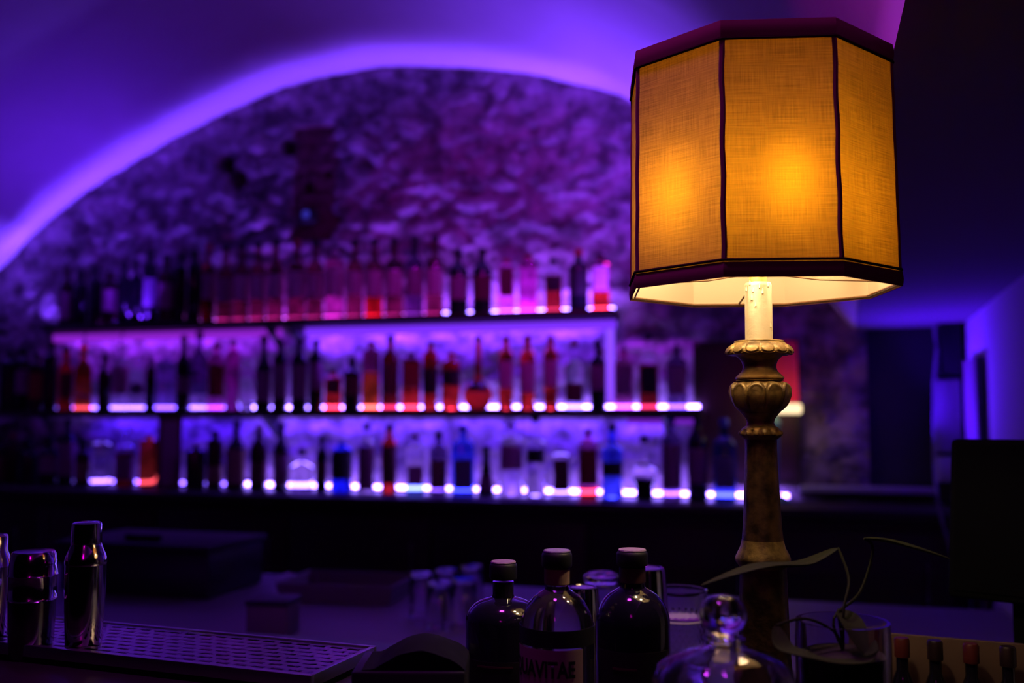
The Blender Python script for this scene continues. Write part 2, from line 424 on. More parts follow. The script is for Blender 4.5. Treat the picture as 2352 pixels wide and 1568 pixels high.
# x, width, shoulder y, top y, base y (all as seen), style, glass, liquid (glass, level y) or None, label (kind, y0, y1) or None, cap, wording
TOP = [
 (145, 27, 655, 604, 'round', 'brown', None, ('plum', 672, 734), 's', 'brown bottle with plum label, first at the dim end'),
 (177, 28, 660, 612, 'round', 'black', None, None, 's', 'black round bottle with steel pourer, second from the dim end'),
 (212, 27, 645, 616, 'wine', 'black', None, None, 'k', 'slim black long-necked bottle, third from the dim end'),
 (245, 33, 655, 618, 'round', 'amber', None, ('plum', 666, 716), 's', 'amber bottle with curved pourer, fourth from the dim end'),
 (278, 28, 640, 606, 'wine', 'black', None, None, 'k', 'black long-necked bottle, fifth from the dim end'),
 (306, 25, 640, 600, 'round', 'black', None, None, 'k', 'narrow black bottle, sixth from the dim end'),
 (337, 33, 612, 580, 'square', 'black', None, ('dim', 640, 704), 'k', 'tall black bottle with dim violet label, seventh from the dim end'),
 (375, 35, 630, 590, 'round', 'brown', None, ('plum', 652, 710), 'k', 'brown bottle with large dull pink label, eighth from the dim end'),
 (408, 26, 615, 585, 'round', 'black', None, None, 'k', 'plain black bottle just before the tall square black one'),
 (441, 36, 608, 580, 'square', 'black', None, None, 'k', 'tall square black bottle without label, before the brown bottle row'),
 (473, 33, 622, 566, 'round', 'dred', None, ('plum', 632, 688), 'r', 'dark red bottle starting the row of brown bottles'),
 (512, 33, 624, 566, 'round', 'amber', None, ('plum', 640, 695), 'k', 'brown bottle, second in the pale-labelled brown row'),
 (549, 33, 620, 562, 'round', 'amber', None, ('pinkl', 634, 690), 'k', 'brown bottle, third in the pale-labelled brown row'),
 (588, 33, 618, 560, 'round', 'amber', None, ('pinkl', 634, 688), 'k', 'brown bottle, fourth in the pale-labelled brown row'),
 (628, 34, 616, 558, 'round', 'amber', None, ('pinkl', 632, 686), 'k', 'brown bottle, fifth in the pale-labelled brown row, above the shelf joint'),
 (677, 40, 614, 556, 'round', 'amber', None, ('pinkl', 626, 684), 'r', 'wide brown bottle just past the upper shelf joint'),
 (720, 36, 614, 556, 'round', 'amber', None, ('pinkl', 630, 686), 'k', 'brown bottle between the wide one and the pink-capped one'),
 (766, 40, 600, 578, 'round', 'pink', None, ('pinkl', 618, 682), 'w', 'pinkish bottle with bright pink stopper among brown bottles'),
 (812, 36, 612, 556, 'round', 'amber', None, ('pinkl', 626, 680), 'k', 'brown bottle standing directly beside the pink-stoppered bottle'),
 (857, 38, 612, 554, 'round', 'amber', ('red', 686), ('pinkl', 624, 682), 'k', 'pale-labelled bottle glowing red at its foot'),
 (903, 38, 610, 552, 'round', 'amber', None, ('pinkl', 622, 680), 'k', 'brown bottle standing directly beside the red-footed bottle'),
 (950, 38, 606, 548, 'round', 'smoke', None, ('plum', 620, 680), 'k', 'smoky bottle with faint plum label near the brown row end'),
 (997, 38, 604, 546, 'round', 'amber', None, ('pinkl', 620, 678), 'k', 'last brown pale-labelled bottle before the two black bottles'),
 (1052, 42, 622, 578, 'wine', 'black', None, ('plum', 638, 690), 'k', 'black bottle with plum label, first of the black pair'),
 (1107, 42, 620, 576, 'wine', 'black', None, ('maroon', 636, 690), 'k', 'black bottle with dark label, second of the black pair'),
 (1163, 42, 613, 598, 'square', 'pink', None, ('maroon', 618, 682), 'r', 'squat square bottle with maroon front beside the magenta bottle'),
 (1213, 46, 603, 590, 'square', 'magenta', None, None, 'r', 'glowing magenta square bottle'),
 (1272, 40, 622, 598, 'square', 'clear', ('dred', 634), ('dark', 636, 672), 'k', 'small clear-shouldered bottle with dark label and red liquid'),
 (1330, 44, 612, 578, 'round', 'black', None, ('dark', 622, 680), 'r', 'stout black bottle with reddish top near the lamp'),
 (1381, 44, 608, 588, 'square', 'pink', ('red', 672), ('pinkl', 614, 668), 'k', 'pale pink square bottle with red foot, nearest the lamp'),
]
MID = [
 (18, 34, 835, 800, 'round', 'black', None, None, 's', 'black bottle with steel pourer at the frame edge'),
 (51, 30, 830, 800, 'round', 'black', None, ('plum', 850, 905), 'k', 'black bottle with small brown-plum label, second from the dim end'),
 (83, 32, 838, 806, 'round', 'brown', None, ('rust', 858, 916), 's', 'dark bottle with rust-red label, third from the dim end'),
 (115, 30, 820, 790, 'wine', 'black', None, None, 'k', 'black slim bottle just before the lit stretch'),
 (150, 32, 848, 800, 'square', 'red', None, ('maroon', 856, 914), 'k', 'dark red bottle with red glint on its shoulder'),
 (190, 38, 846, 784, 'square', 'orange', None, ('plum', 905, 914), 's', 'orange-red spirit bottle with tall pourer'),
 (240, 30, 856, 818, 'round', 'brown', None, None, 'k', 'small plain brown bottle beside the bright gap'),
 (274, 38, 838, 786, 'round', 'clear', None, ('pinkl', 842, 904), 's', 'clear bottle with tall dusty pink label and bright foot'),
 (313, 36, 848, 832, 'square', 'clear', None, ('dim', 880, 906), 'g', 'squat clear decanter-like bottle with small grey label'),
 (345, 22, 850, 826, 'square', 'black', None, None, 'k', 'very narrow black bottle between two clear ones'),
 (380, 42, 830, 818, 'square', 'violet', None, None, 'w', 'pale violet square bottle without label'),
 (420, 32, 832, 776, 'wine', 'black', None, ('plum', 866, 902), 'k', 'black long-necked bottle with pale plum label'),
 (456, 38, 822, 768, 'round', 'smoke', ('clear', 906), None, 'k', 'smoky violet bottle with bright clear foot'),
 (496, 38, 824, 792, 'round', 'pink', None, ('rust', 838, 912), 'r', 'pinkish-red bottle beside the magenta one'),
 (534, 36, 812, 786, 'round', 'magenta', None, None, 'w', 'glowing magenta bottle'),
 (567, 34, 842, 832, 'square', 'clear', None, None, 'w', 'brilliant white-violet clear bottle'),
 (605, 34, 846, 776, 'wine', 'black', None, ('plum', 855, 922), 'k', 'black bottle with low plum label, first of four black ones'),
 (643, 32, 822, 788, 'wine', 'black', None, ('plum', 838, 916), 'k', 'black bottle with tall plum label, second of four black ones'),
 (687, 36, 826, 782, 'wine', 'black', None, ('plum', 838, 916), 'k', 'black bottle with broad plum label, third of four black ones'),
 (725, 32, 820, 786, 'wine', 'black', None, ('plum', 834, 896), 'k', 'black bottle with high plum label, last of four black ones'),
 (765, 42, 868, 852, 'square', 'red', None, ('maroon', 870, 904), 'k', 'low square dark bottle with glowing red foot'),
 (808, 38, 856, 826, 'round', 'black', None, ('maroon', 866, 908), 'k', 'small dark bottle beside the low red one'),
 (852, 40, 808, 788, 'round', 'amber', ('orange', 856), None, 'r', 'orange-red bottle glowing in its lower half'),
 (896, 38, 820, 776, 'round', 'dred', None, ('maroon', 836, 906), 'k', 'dark red bottle with maroon label and tall neck'),
 (944, 42, 826, 812, 'square', 'dred', ('red', 890), ('rust', 832, 888), 'k', 'square dark red bottle with orange stripe label'),
 (988, 32, 812, 790, 'round', 'red', None, ('dark', 846, 904), 'k', 'red bottle with black label and bright pink foot'),
 (1036, 40, 826, 812, 'dome', 'red', None, ('dark', 850, 886), 'r', 'dome-shouldered red bottle with black label'),
 (1098, 64, 890, 776, 'flask', 'red', None, ('maroon', 880, 900), 'c', 'round red flask bottle with slender neck'),
 (1162, 32, 816, 778, 'round', 'red', None, ('pinkl', 830, 892), 'r', 'red-footed bottle with dusty pink label beside the round flask'),
 (1212, 34, 816, 776, 'round', 'red', None, ('pinkl', 834, 902), 'r', 'middle of three red bottles with dusty pink labels'),
 (1265, 32, 812, 776, 'round', 'red', None, ('pinkl', 828, 888), 'r', 'last of three red bottles with dusty pink labels'),
 (1319, 40, 842, 786, 'round', 'clear', None, ('maroon', 880, 924), 'c', 'clear bottle with low maroon label and pink stopper'),
 (1374, 34, 830, 788, 'wine', 'black', None, ('plum', 840, 896), 'k', 'black bottle beside the upright light bar'),
 (1433, 44, 834, 796, 'square', 'pink', None, ('plum', 838, 906), 's', 'broad plum-labelled bottle just past the upright light bar'),
 (1490, 44, 834, 772, 'square', 'clear', ('dred', 838), ('dark', 842, 904), 'k', 'clear-necked bottle of near-black liquid with black stopper'),
 (1555, 46, 834, 790, 'square', 'smoke', None, ('plum', 842, 906), 's', 'smoky purple bottle, last before the dark panel'),
]
BOT = [
 (2, 34, 1030, 1000, 'round', 'black', None, ('maroon', 1050, 1100), 'k', 'black bottle cut by the frame edge'),
 (34, 22, 1020, 1000, 'round', 'brown', None, None, 'r', 'thin brown bottle with glowing pink cap'),
 (68, 40, 1040, 1010, 'round', 'black', None, None, 'k', 'plain stout black bottle near the frame edge'),
 (118, 40, 1040, 1004, 'round', 'black', None, ('plum', 1046, 1086), 'k', 'black bottle with small high plum label'),
 (158, 34, 1012, 968, 'wine', 'black', None, ('plum', 1016, 1092), 'k', 'tall black wine bottle with long plum label'),
 (194, 32, 1046, 1012, 'square', 'brown', None, ('tan', 1060, 1104), 'k', 'dark bottle with tan label beside the bright violet one'),
 (238, 42, 1020, 1006, 'square', 'clear', None, None, 'w', 'bright clear bottle standing alone in violet light'),
 (292, 42, 1020, 986, 'dome', 'clear', ('dred', 1036), ('plum', 1046, 1100), 'g', 'clear-domed bottle filled with dark red liquid'),
 (345, 38, 1010, 1000, 'round', 'orange', None, None, 'r', 'orange-red bottle beside the tall boxed bottle'),
 (393, 48, 968, 966, 'tube', 'brown', None, ('plum', 974, 1112), None, 'tall upright maroon gift box'),
 (453, 48, 1034, 1022, 'square', 'black', None, None, 'w', 'broad black block-shaped bottle with pale cap'),
 (497, 36, 1014, 992, 'round', 'brown', None, ('tan', 1070, 1108), 'k', 'brown bottle with low dull label beside the black block-shaped bottle'),
 (545, 42, 1030, 972, 'wine', 'black', None, ('tan', 1032, 1112), 'k', 'black long-necked bottle with tan label'),
 (597, 36, 1024, 982, 'round', 'brown', None, ('maroon', 1060, 1108), 'c', 'brown bottle with bulging cork top'),
 (648, 36, 1030, 976, 'wine', 'black', None, ('plum', 1044, 1112), 'k', 'black long-necked bottle with broad plum label'),
 (696, 58, 1072, 1036, 'square', 'clear', None, None, 'k', 'wide low clear decanter with black teardrop stopper'),
 (741, 26, 1040, 1004, 'round', 'black', None, ('maroon', 1060, 1104), 'k', 'narrow black bottle between the clear decanter and blue bottle'),
 (787, 46, 1024, 1014, 'dome', 'deep', None, ('dark', 1034, 1100), 'b', 'deep blue round-shouldered bottle with dark label'),
 (843, 36, 1018, 978, 'round', 'clear', None, ('plum', 1026, 1122), 'k', 'slim bottle with full-height plum label'),
 (895, 34, 1020, 980, 'round', 'red', None, ('maroon', 1024, 1110), 'k', 'slim dark red bottle with full-height maroon label'),
 (955, 44, 1030, 1000, 'square', 'clear', ('cyan', 1112), ('pinkl', 1068, 1112), 'w', 'clear bottle with cyan foot and low pink label'),
 (1008, 40, 1030, 998, 'round', 'smoke', None, ('tan', 1056, 1122), 'k', 'dark smoky bottle with tan label beside the big blue one'),
 (1064, 60, 1020, 982, 'square', 'blue', None, ('dim', 1054, 1122), 'b', 'large blue square bottle'),
 (1117, 40, 1090, 1030, 'cone', 'black', None, ('plum', 1090, 1125), 'k', 'black cone-shaped bottle'),
 (1174, 54, 1000, 978, 'dome', 'clear', None, ('pinkl', 1022, 1078), 'w', 'wide clear dome-shouldered bottle with pink label'),
 (1230, 46, 1008, 960, 'dome', 'clear', None, ('dark', 1030, 1062), 'k', 'clear bottle with two small black labels'),
 (1288, 44, 1044, 1034, 'square', 'clear', None, ('maroon', 1054, 1126), 'w', 'short clear bottle with large maroon label'),
 (1350, 42, 1018, 990, 'round', 'pink', ('red', 1118), ('rust', 1030, 1112), 'r', 'pinkish red bottle with red foot'),
 (1405, 46, 1024, 980, 'dome', 'blue', None, ('dark', 1060, 1092), 'k', 'pale blue domed bottle with dark label'),
 (1478, 56, 1090, 1006, 'stub', 'clear', ('black', 1098), None, 'k', 'stubby wide-shouldered bottle with black stopper and dark body'),
 (1540, 42, 1010, 960, 'round', 'smoke', None, ('plum', 1020, 1120), 'b', 'tall smoky bottle with long plum label before the bright gap'),
 (1600, 42, 1010, 946, 'wine', 'black', None, ('plum', 1030, 1110), 'k', 'tall black bottle between two bright gaps'),
 (1662, 52, 1020, 968, 'square', 'blue', None, ('dim', 1048, 1120), 'b', 'blue-tinted square bottle beside the lamp column'),
]
def prof_of(style, r, hs, ht):
    """(r, z) list from foot to lip; hs = shoulder height, ht = height of the lip"""
    rn = min(r * 0.42, 0.0145)
    if style == 'square': rn = min(r * 0.5, 0.016)
    hn = ht - hs
    if style == 'wine':
        return [(r * .86, 0), (r, .005), (r, hs - .004), (r * .97, hs), (r * .82, hs + hn * .16), (r * .58, hs + hn * .32), (rn * 1.06, hs + hn * .48), (rn, hs + hn * .6), (rn, ht)]
    if style == 'dome':
        q = [(r * .9, 0), (r, .006), (r, hs - r * .55)]
        for i in range(1, 7):
            t = pi / 2 * i / 6; q.append((max(rn, r * math.cos(t)), hs - r * .55 + r * .6 * math.sin(t)))
        q = [x for k, x in enumerate(q) if k < 3 or x[0] > rn]
        return q + [(rn, q[-1][1] + .004), (rn, max(ht, q[-1][1] + .012))]
    if style == 'flask':
        q = [(r * .5, 0)]
        for i in range(1, 14):
            t = -pi / 2 + pi * i / 14; rr = r * math.cos(t)
            if math.sin(t) > -0.86 and rr > rn: q.append((rr, r * .9 + r * math.sin(t)))
        z = q[-1][1]
        return q + [(rn * 1.25, z + r * .25), (rn * .95, z + r * .7), (rn * .85, ht)]
    if style == 'cone':
        return [(r, 0), (r * 1.02, .006), (r * .95, hs * .4), (r * .55, hs + hn * .25), (rn, hs + hn * .6), (rn * .9, ht)]
    if style == 'stub':
        return [(r * .62, 0), (r * .66, .006), (r * .72, hs * .55), (r * .98, hs * .9), (r, hs), (r * .86, hs + hn * .15), (r * .45, hs + hn * .32), (rn, hs + hn * .45), (rn, ht)]
    k = min(hn * .45, r * .9)
    return [(r * .88, 0), (r, .005), (r, hs - .006), (r * .97, hs), (r * .8, hs + k * .45), (rn * 1.35, hs + k * .85), (rn, hs + k), (rn, ht)]
def cut(prof, z):
    lo, hi = [], []
    for (r0, z0), (r1, z1) in zip(prof, prof[1:]):
        if z1 <= z: lo.append((r0, z0)); last = (r1, z1)
        elif z0 < z:
            t = (z - z0) / (z1 - z0); rm = r0 + (r1 - r0) * t
            lo += [(r0, z0), (rm, z)]; hi += [(rm, z + .0006), (r1, z1)]
        else: hi.append((r1, z1))
    return lo, hi
def rad_at(prof, z):
    for (r0, z0), (r1, z1) in zip(prof, prof[1:]):
        if z0 <= z <= z1: return r0 + (r1 - r0) * (z - z0) / max(1e-6, z1 - z0)
    return prof[0][0]
def wall_bottle(row, plane_y, zs, rmax, group, where, seg=20):
    x, w, ysh, ytop, style, gl, liq, lab, cap, words = row
    c = onY(x, 900, plane_y); c.z = zs + 0.0003
    D = (c - CAM).dot(FW)
    r = min(w * 0.545 * D / F, rmax)
    hs = zat(c, x, ysh) - zs; ht = zat(c, x, ytop) - zs
    hs = max(hs, 0.05); ht = max(ht, hs + 0.014)
    name = {'wine': 'wine_bottle', 'flask': 'flask_bottle', 'tube': 'gift_box'}.get(style, 'liquor_bottle')
    fz = facing(c)
    e = empty(name, c, fz)
    tag(e, words + ' ' + where, 'gift box' if style == 'tube' else 'bottle', group)
    if style == 'tube':
        box('carton', (2 * r, 2 * r, ht), (0, 0, ht / 2), P['maroon'], e, 0.002)
        box('front_panel', (1.3 * r, 0.002, ht * .92), (0, -r - .001, ht * .5), P['plum'], e)
        box('lid', (2 * r + .003, 2 * r + .003, 0.03), (0, 0, ht + .0155), G['brown'], e, 0.002)
        return e
    hcap = min(0.03, (ht - hs) * .5)
    prof = prof_of(style, r, hs, ht - hcap * .6)
    sq = 5 if style == 'square' else None
    if sq: prof = [(a * .93, b) for a, b in prof]
    if liq:
        lz = zat(c, x, liq[1]) - zs
        lo, hi = cut(prof, lz)
        lathe('liquid', lo, G[liq[0]], e, seg=seg, sq=sq); lathe('glass_body', hi, G[gl], e, seg=seg, sq=sq)
    else:
        lathe('glass_body', prof, G[gl], e, seg=seg, sq=sq)
    rn = prof[-1][0]; zt = prof[-1][1]
    if cap == 's':
        cp = lathe('pourer', [(rn * 1.05, zt), (rn * 1.05, zt + .006), (rn * .55, zt + .010), (.0045, zt + .014), (.004, zt + .03)], K['k'], e, seg=12)
        tube('spout', [(0, 0, zt + .028), (0.002, 0, zt + .045), (.012, 0, zt + .062)], .0035, polished, cp, 8)
    elif cap == 'g':
        lathe('stopper', [(rn * .8, zt), (rn * 1.1, zt + .004), (rn * 1.7, zt + .014), (rn * 1.6, zt + .024), (rn * .6, zt + .031)], K['g'], e, seg=14)
    elif cap:
        lathe('cap', [(rn * 1.12, zt + .0003), (rn * 1.18, zt + .002), (rn * 1.18, zt + hcap - .003), (rn * 1.05, zt + hcap)], K[cap], e, seg=14)
    if lab:
        z0, z1 = zat(c, x, lab[2]) - zs, zat(c, x, lab[1]) - zs
        z0 = max(z0, 0.008); z1 = min(z1, hs - .002) if style not in ('flask', 'cone') else z1
        rf = (lambda z: rad_at(prof, z)) if style in ('flask', 'cone') else (lambda z: max(rad_at(prof, z0), rad_at(prof, z1)))
        an = 1.15 if not sq else 0.7
        if z1 - z0 > .008: patch('label', rf, z0, z1, -an, an, P[lab[0]], e, sq=sq)
    return e
def rows(tab, plane_y, zs, group, where):
    xs = [onY(t[0], 900, plane_y).x for t in tab]
    ws = [t[1] * 0.545 * ((onY(t[0], 900, plane_y) - CAM).dot(FW)) / F for t in tab]
    for i, t in enumerate(tab):
        lim = 0.064
        for j in (i - 1, i + 1):
            if 0 <= j < len(tab):
                gap = abs(xs[i] - xs[j]) * 0.90 - 0.004
                if ws[i] + ws[j] > gap: lim = min(lim, gap * ws[i] / (ws[i] + ws[j]))
        wall_bottle(t, plane_y, zs, lim, group, where)
rows(TOP, YT, ZT, 'bottles on the upper shelf', 'on the upper shelf')
rows(MID, YM, ZM, 'bottles on the middle shelf', 'on the middle shelf')
rows(BOT, YB, ZB, 'bottles on the back counter', 'on the back counter')

# small fixture in the brick chase
p = onY(713, 498, -0.0)
e = empty('wall_sensor', (p.x, 0.012, p.z))
box('housing', (0.075, 0.05, 0.06), (0, -0.03, 0.0), blackplastic, e, 0.006)
lathe('lens', [(0.0, -0.008), (0.014, -0.006), (0.02, 0.0), (0.0, 0.001)], emit('sensor_blue', (0.08, 0.06, 1.0), 0.35), e, (0, -0.056, 0.004), 16).rotation_euler = (R(-90), 0, 0)
tag(e, 'small black box with faint blue lens in the dark brick chase', 'sensor')

# ------------------------------------------------------------------ dark panel and red lamp past the shelves
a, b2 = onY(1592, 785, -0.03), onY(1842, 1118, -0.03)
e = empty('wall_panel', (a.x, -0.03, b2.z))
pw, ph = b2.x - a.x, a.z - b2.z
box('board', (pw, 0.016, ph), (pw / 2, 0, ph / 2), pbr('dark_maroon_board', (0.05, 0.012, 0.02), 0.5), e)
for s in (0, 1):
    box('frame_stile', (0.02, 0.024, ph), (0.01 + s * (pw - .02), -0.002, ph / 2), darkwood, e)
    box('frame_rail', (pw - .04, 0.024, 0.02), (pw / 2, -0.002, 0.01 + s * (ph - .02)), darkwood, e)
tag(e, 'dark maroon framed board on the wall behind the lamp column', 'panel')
c = onY(1776, 900, -0.17); c.z = ZB + .0003
sc = (c - CAM).dot(FW) / F
def rz(y): return zat(c, 1776, y) - c.z
e = empty('table_lamp', c)
redfab, nt, b = nodes('red_lampshade_fabric')
nt.nodes.remove(b)
tr = nt.nodes.new('ShaderNodeBsdfTranslucent'); tr.inputs[0].default_value = (0.9, 0.10, 0.13, 1)
df = nt.nodes.new('ShaderNodeBsdfDiffuse'); df.inputs[0].default_value = (0.8, 0.12, 0.25, 1)
mx = nt.nodes.new('ShaderNodeMixShader'); mx.inputs[0].default_value = 0.6
nt.links.new(df.outputs[0], mx.inputs[1]); nt.links.new(tr.outputs[0], mx.inputs[2]); nt.links.new(mx.outputs[0], nt.nodes['Material Output'].inputs[0])
lathe('base', [(.06, 0), (.062, .006), (.05, .014), (.016, .03), (.012, .05), (.02, rz(985)), (.026, rz(970)), (.012, rz(955)), (.010, rz(930))], pbr('teal_ceramic', (0.08, 0.22, 0.25), 0.3), e, seg=20)
lathe('lamp_shade', [(55 * sc, rz(926)), (57 * sc, rz(926)), (55 * sc, rz(786)), (53 * sc, rz(786))], redfab, e, seg=32)
lathe('opal_rim', [(30 * sc, rz(950)), (60 * sc, rz(950)), (63 * sc, rz(944)), (63 * sc, rz(932)), (60 * sc, rz(927)), (30 * sc, rz(927))], emit('opal_glow', (1.0, 0.74, 0.42), 1.6), e, seg=32)
lathe('bulb', [(0.0, rz(915)), (.016, rz(908)), (.02, rz(895)), (.012, rz(880)), (0.0, rz(876))], emit('small_bulb', (1.0, 0.55, 0.25), 5), e, seg=16)
tag(e, 'small red-shaded lamp with glowing white rim, half hidden by the big lamp column', 'lamp')

# ------------------------------------------------------------------ alcove fittings on the far side
c = onY(2180, 800, -0.08)
e = empty('wall_speaker', (c.x, -0.002, c.z))
box('cabinet', (0.075, 0.11, 0.20), (0, -0.058, 0), blackplastic, e, 0.006)
box('grille', (0.062, 0.004, 0.185), (0, -0.116, 0), rubber, e, 0.001)
tag(e, 'black box speaker high in the alcove corner', 'speaker')
c = onY(2178, 955, -0.08)
e = empty('wall_cabinet', (c.x, -0.002, c.z))
box('body', (0.088, 0.09, 0.275), (0, -0.046, 0), pbr('grey_enamel', (0.30, 0.30, 0.33), 0.45), e, 0.004)
box('door', (0.082, 0.006, 0.265), (0, -0.094, 0), pbr('grey_enamel_door', (0.34, 0.34, 0.37), 0.4), e, 0.002)
lathe('lock', [(.006, 0), (.006, .004), (.003, .005)], steel, e, (.03, -0.097, 0), 12).rotation_euler = (R(90), 0, 0)
tag(e, 'narrow grey enamel cabinet on the alcove wall below the speaker', 'cabinet')
c = onY(2177, 1078, -0.08)
e = empty('junction_box', (c.x, -0.002, c.z))  # plain pale junction box rather than an outlet
box('body', (0.07, 0.08, 0.095), (0, -0.041, 0), pbr('pale_plastic', (0.55, 0.55, 0.58), 0.4), e, 0.006)
box('cover', (0.062, 0.004, 0.085), (0, -0.083, 0), pbr('pale_plastic', (0.55, 0.55, 0.58), 0.4), e, 0.001)
tag(e, 'pale square box on the wall below the grey enamel cabinet', 'box')
pts = [onY(x, y, d) for x, y, d in [(2146, 752, -.11), (2152, 800, -.11), (2147, 860, -.12), (2146, 960, -.12), (2146, 1060, -.13), (2148, 1105, -.3), (2152, 1135, -.45), (2162, 1190, -.46), (2180, 1250, -.46), (2196, 1310, -.46)]]
tag(tube('cable', pts, 0.006, pbr('grey_cable', (0.25, 0.25, 0.3), 0.5), None), 'thick cable hanging down along the alcove cabinet', 'cable')
c = V((0.583, -0.40, 0))
z0, z1 = 0.02, 1.70
e = empty('leaning_board', (0.566, -0.36, 0.0))
box('panel', (0.02, 0.26, 1.70), (0, 0, 0.85), pbr('dull_board', (0.30, 0.22, 0.26), 0.6), e, 0.003)
box('edge_strip', (0.024, 0.012, 1.70), (0, -0.137, 0.85), pbr('dull_edge', (0.10, 0.08, 0.1), 0.6), e)
tag(e, 'tall plain board standing against the blue side wall', 'board')
# dark machine on the bar's far corner
c = atD(2410, 1120, 1.42)
e = empty('till_terminal', (c.x, c.y, 1.1003), R(-24))
box('base', (0.16, 0.16, 0.02), (0, 0, 0.01), pbr('matt_black_casing', (0.003, 0.003, 0.004), 0.8, spec=0.05), e, 0.004)
box('stand', (0.11, 0.04, 0.14), (0, 0.02, 0.09), pbr('matt_black_casing', (0.003, 0.003, 0.004), 0.8, spec=0.05), e, 0.004)
s = box('screen_housing', (0.27, 0.03, 0.235), (0, 0.0, 0.255), pbr('matt_black_casing', (0.003, 0.003, 0.004), 0.8, spec=0.05), e, 0.008)
s.rotation_euler = (R(-10), 0, 0)
box('display', (0.25, 0.002, 0.215), (0, -0.0165, 0), pbr('dead_screen', (0.002, 0.002, 0.003), 0.7, spec=0.03), s)
tag(e, 'black screen terminal on the bar beside the blue side wall', 'terminal')

# ------------------------------------------------------------------ the bar
e = empty('bar_counter', (0, 0, 0))
BT = 1.10
box('bar_top', (3.0, 1.22, 0.045), (-0.95, -3.045, BT - 0.0225), barwood, e, 0.006)
box('bar_front', (2.9, 0.9, 1.04), (-0.95, -3.05, 0.53), darkwood, e)
box('bar_rail', (2.9, 0.03, 0.05), (-0.95, -2.47, BT - 0.07), darkwood, e, 0.005)
tag(e, 'dark wooden bar counter carrying the big lamp', 'counter')
e = empty('work_station', (-1.0, -1.75, 0))
WS = 0.99
box('worktop', (3.0, 1.12, 0.03), (0, 0, WS - 0.015), pbr('matt_steel', (0.20, 0.19, 0.2), 0.5, metal=0.3), e, 0.004)
box('base_unit', (2.9, 1.0, 0.94), (0, 0, 0.48), darkwood, e)
tag(e, 'steel work station behind the bar, washed in purple light', 'work station')
e = empty('led_strip', (-1.0, -2.425, BT - 0.062))
box('channel', (2.4, 0.012, 0.012), (0, 0, 0.006), blackplastic, e)
box('diffuser', (2.4, 0.008, 0.012), (0, 0.0105, 0.006), emit('led_underbar', (0.26, 0.0, 0.9), 4.5), e)
tag(e, 'purple light strip under the bar edge facing the work station', 'light strip')

# raised step along the bar edge that carries the drip tray
RZ = 1.22
def slot_material():
    m, nt, b = nodes('perforated_steel')
    tc = nt.nodes.new('ShaderNodeTexCoord'); sp = nt.nodes.new('ShaderNodeSeparateXYZ')
    nt.links.new(tc.outputs['Object'], sp.inputs[0])
    def math_(op, a, b_=None):
        n = nt.nodes.new('ShaderNodeMath'); n.operation = op
        for k, v in enumerate((a, b_)):
            if v is None: continue
            if isinstance(v, (int, float)): n.inputs[k].default_value = v
            else: nt.links.new(v, n.inputs[k])
        return n.outputs[0]
    row = math_('DIVIDE', sp.outputs['Y'], 0.0150)
    fl = math_('FLOOR', row); fy = math_('ABSOLUTE', math_('SUBTRACT', math_('SUBTRACT', row, fl), 0.5))
    sh = math_('MULTIPLY', math_('MODULO', math_('ABSOLUTE', fl), 2.0), 0.5)
    cx = math_('ADD', math_('DIVIDE', sp.outputs['X'], 0.023), sh)
    fx = math_('ABSOLUTE', math_('SUBTRACT', math_('SUBTRACT', cx, math_('FLOOR', cx)), 0.5))
    hole = math_('MULTIPLY', math_('LESS_THAN', fy, 0.22), math_('LESS_THAN', fx, 0.36))
    tb = nt.nodes.new('ShaderNodeBsdfTransparent'); ms = nt.nodes.new('ShaderNodeMixShader')
    b.inputs['Base Color'].default_value = (0.55, 0.55, 0.58, 1); b.inputs['Metallic'].default_value = 1.0; b.inputs['Roughness'].default_value = 0.28
    nt.links.new(hole, ms.inputs[0]); nt.links.new(b.outputs[0], ms.inputs[1]); nt.links.new(tb.outputs[0], ms.inputs[2])
    nt.links.new(ms.outputs[0], nt.nodes['Material Output'].inputs[0])
    return m
ta, tb_, tc_ = onZ(250, 1425, RZ + .02), onZ(850, 1480, RZ + .02), onZ(240, 1500, RZ + .02)
tdir = V((tb_.x - ta.x, tb_.y - ta.y, 0)).normalized()
tang = math.atan2(tdir.y, tdir.x)
TW = abs((tc_ - ta).dot(V((tdir.y, -tdir.x, 0)))) / 2
TL = 0.50
e = empty('bar_riser', (ta + tdir * 0.05 + V((tdir.y, -tdir.x, 0)) * (TW + .045)).to_tuple()[:2] + (BT + .0003,), tang)
box('top_board', (0.72, 2 * TW + .12, 0.02), (0, 0, RZ - BT - .0103), barwood, e, .003)
box('front_board', (0.71, 0.02, RZ - BT - .021), (0, -TW - .045, (RZ - BT - .021) / 2), barwood, e)
box('rear_board', (0.71, 0.02, RZ - BT - .021), (0, TW + .043, (RZ - BT - .021) / 2), barwood, e)
for s in (-1, 1): box('end_board', (0.02, 2 * TW + .06, RZ - BT - .021), (s * .34, 0, (RZ - BT - .021) / 2), barwood, e)
tag(e, 'dark raised step on the bar carrying the drip tray', 'riser')
mid = ta + tdir * 0.145 + V((tdir.y, -tdir.x, 0)) * TW
e = empty('drip_tray', (mid.x, mid.y, RZ + .0006), tang)
box('pan', (TL, 2 * TW, 0.006), (0, 0, 0.003), pbr('matt_black_pan', (0.004, 0.004, 0.005), 0.95, spec=0.0), e)
for s in (-1, 1):
    box('rim', (TL, 0.006, 0.019), (0, s * (TW - .003), 0.0095), steel, e, 0.001)
    box('end_rim', (0.006, 2 * TW - .013, 0.019), (s * (TL / 2 - .003), 0, 0.0095), steel, e, 0.001)
box('perforated_grate', (TL - .013, 2 * TW - .013, 0.0016), (0, 0, 0.0162), slot_material(), e)
tag(e, 'long perforated steel drip tray on the bar edge', 'drip tray')

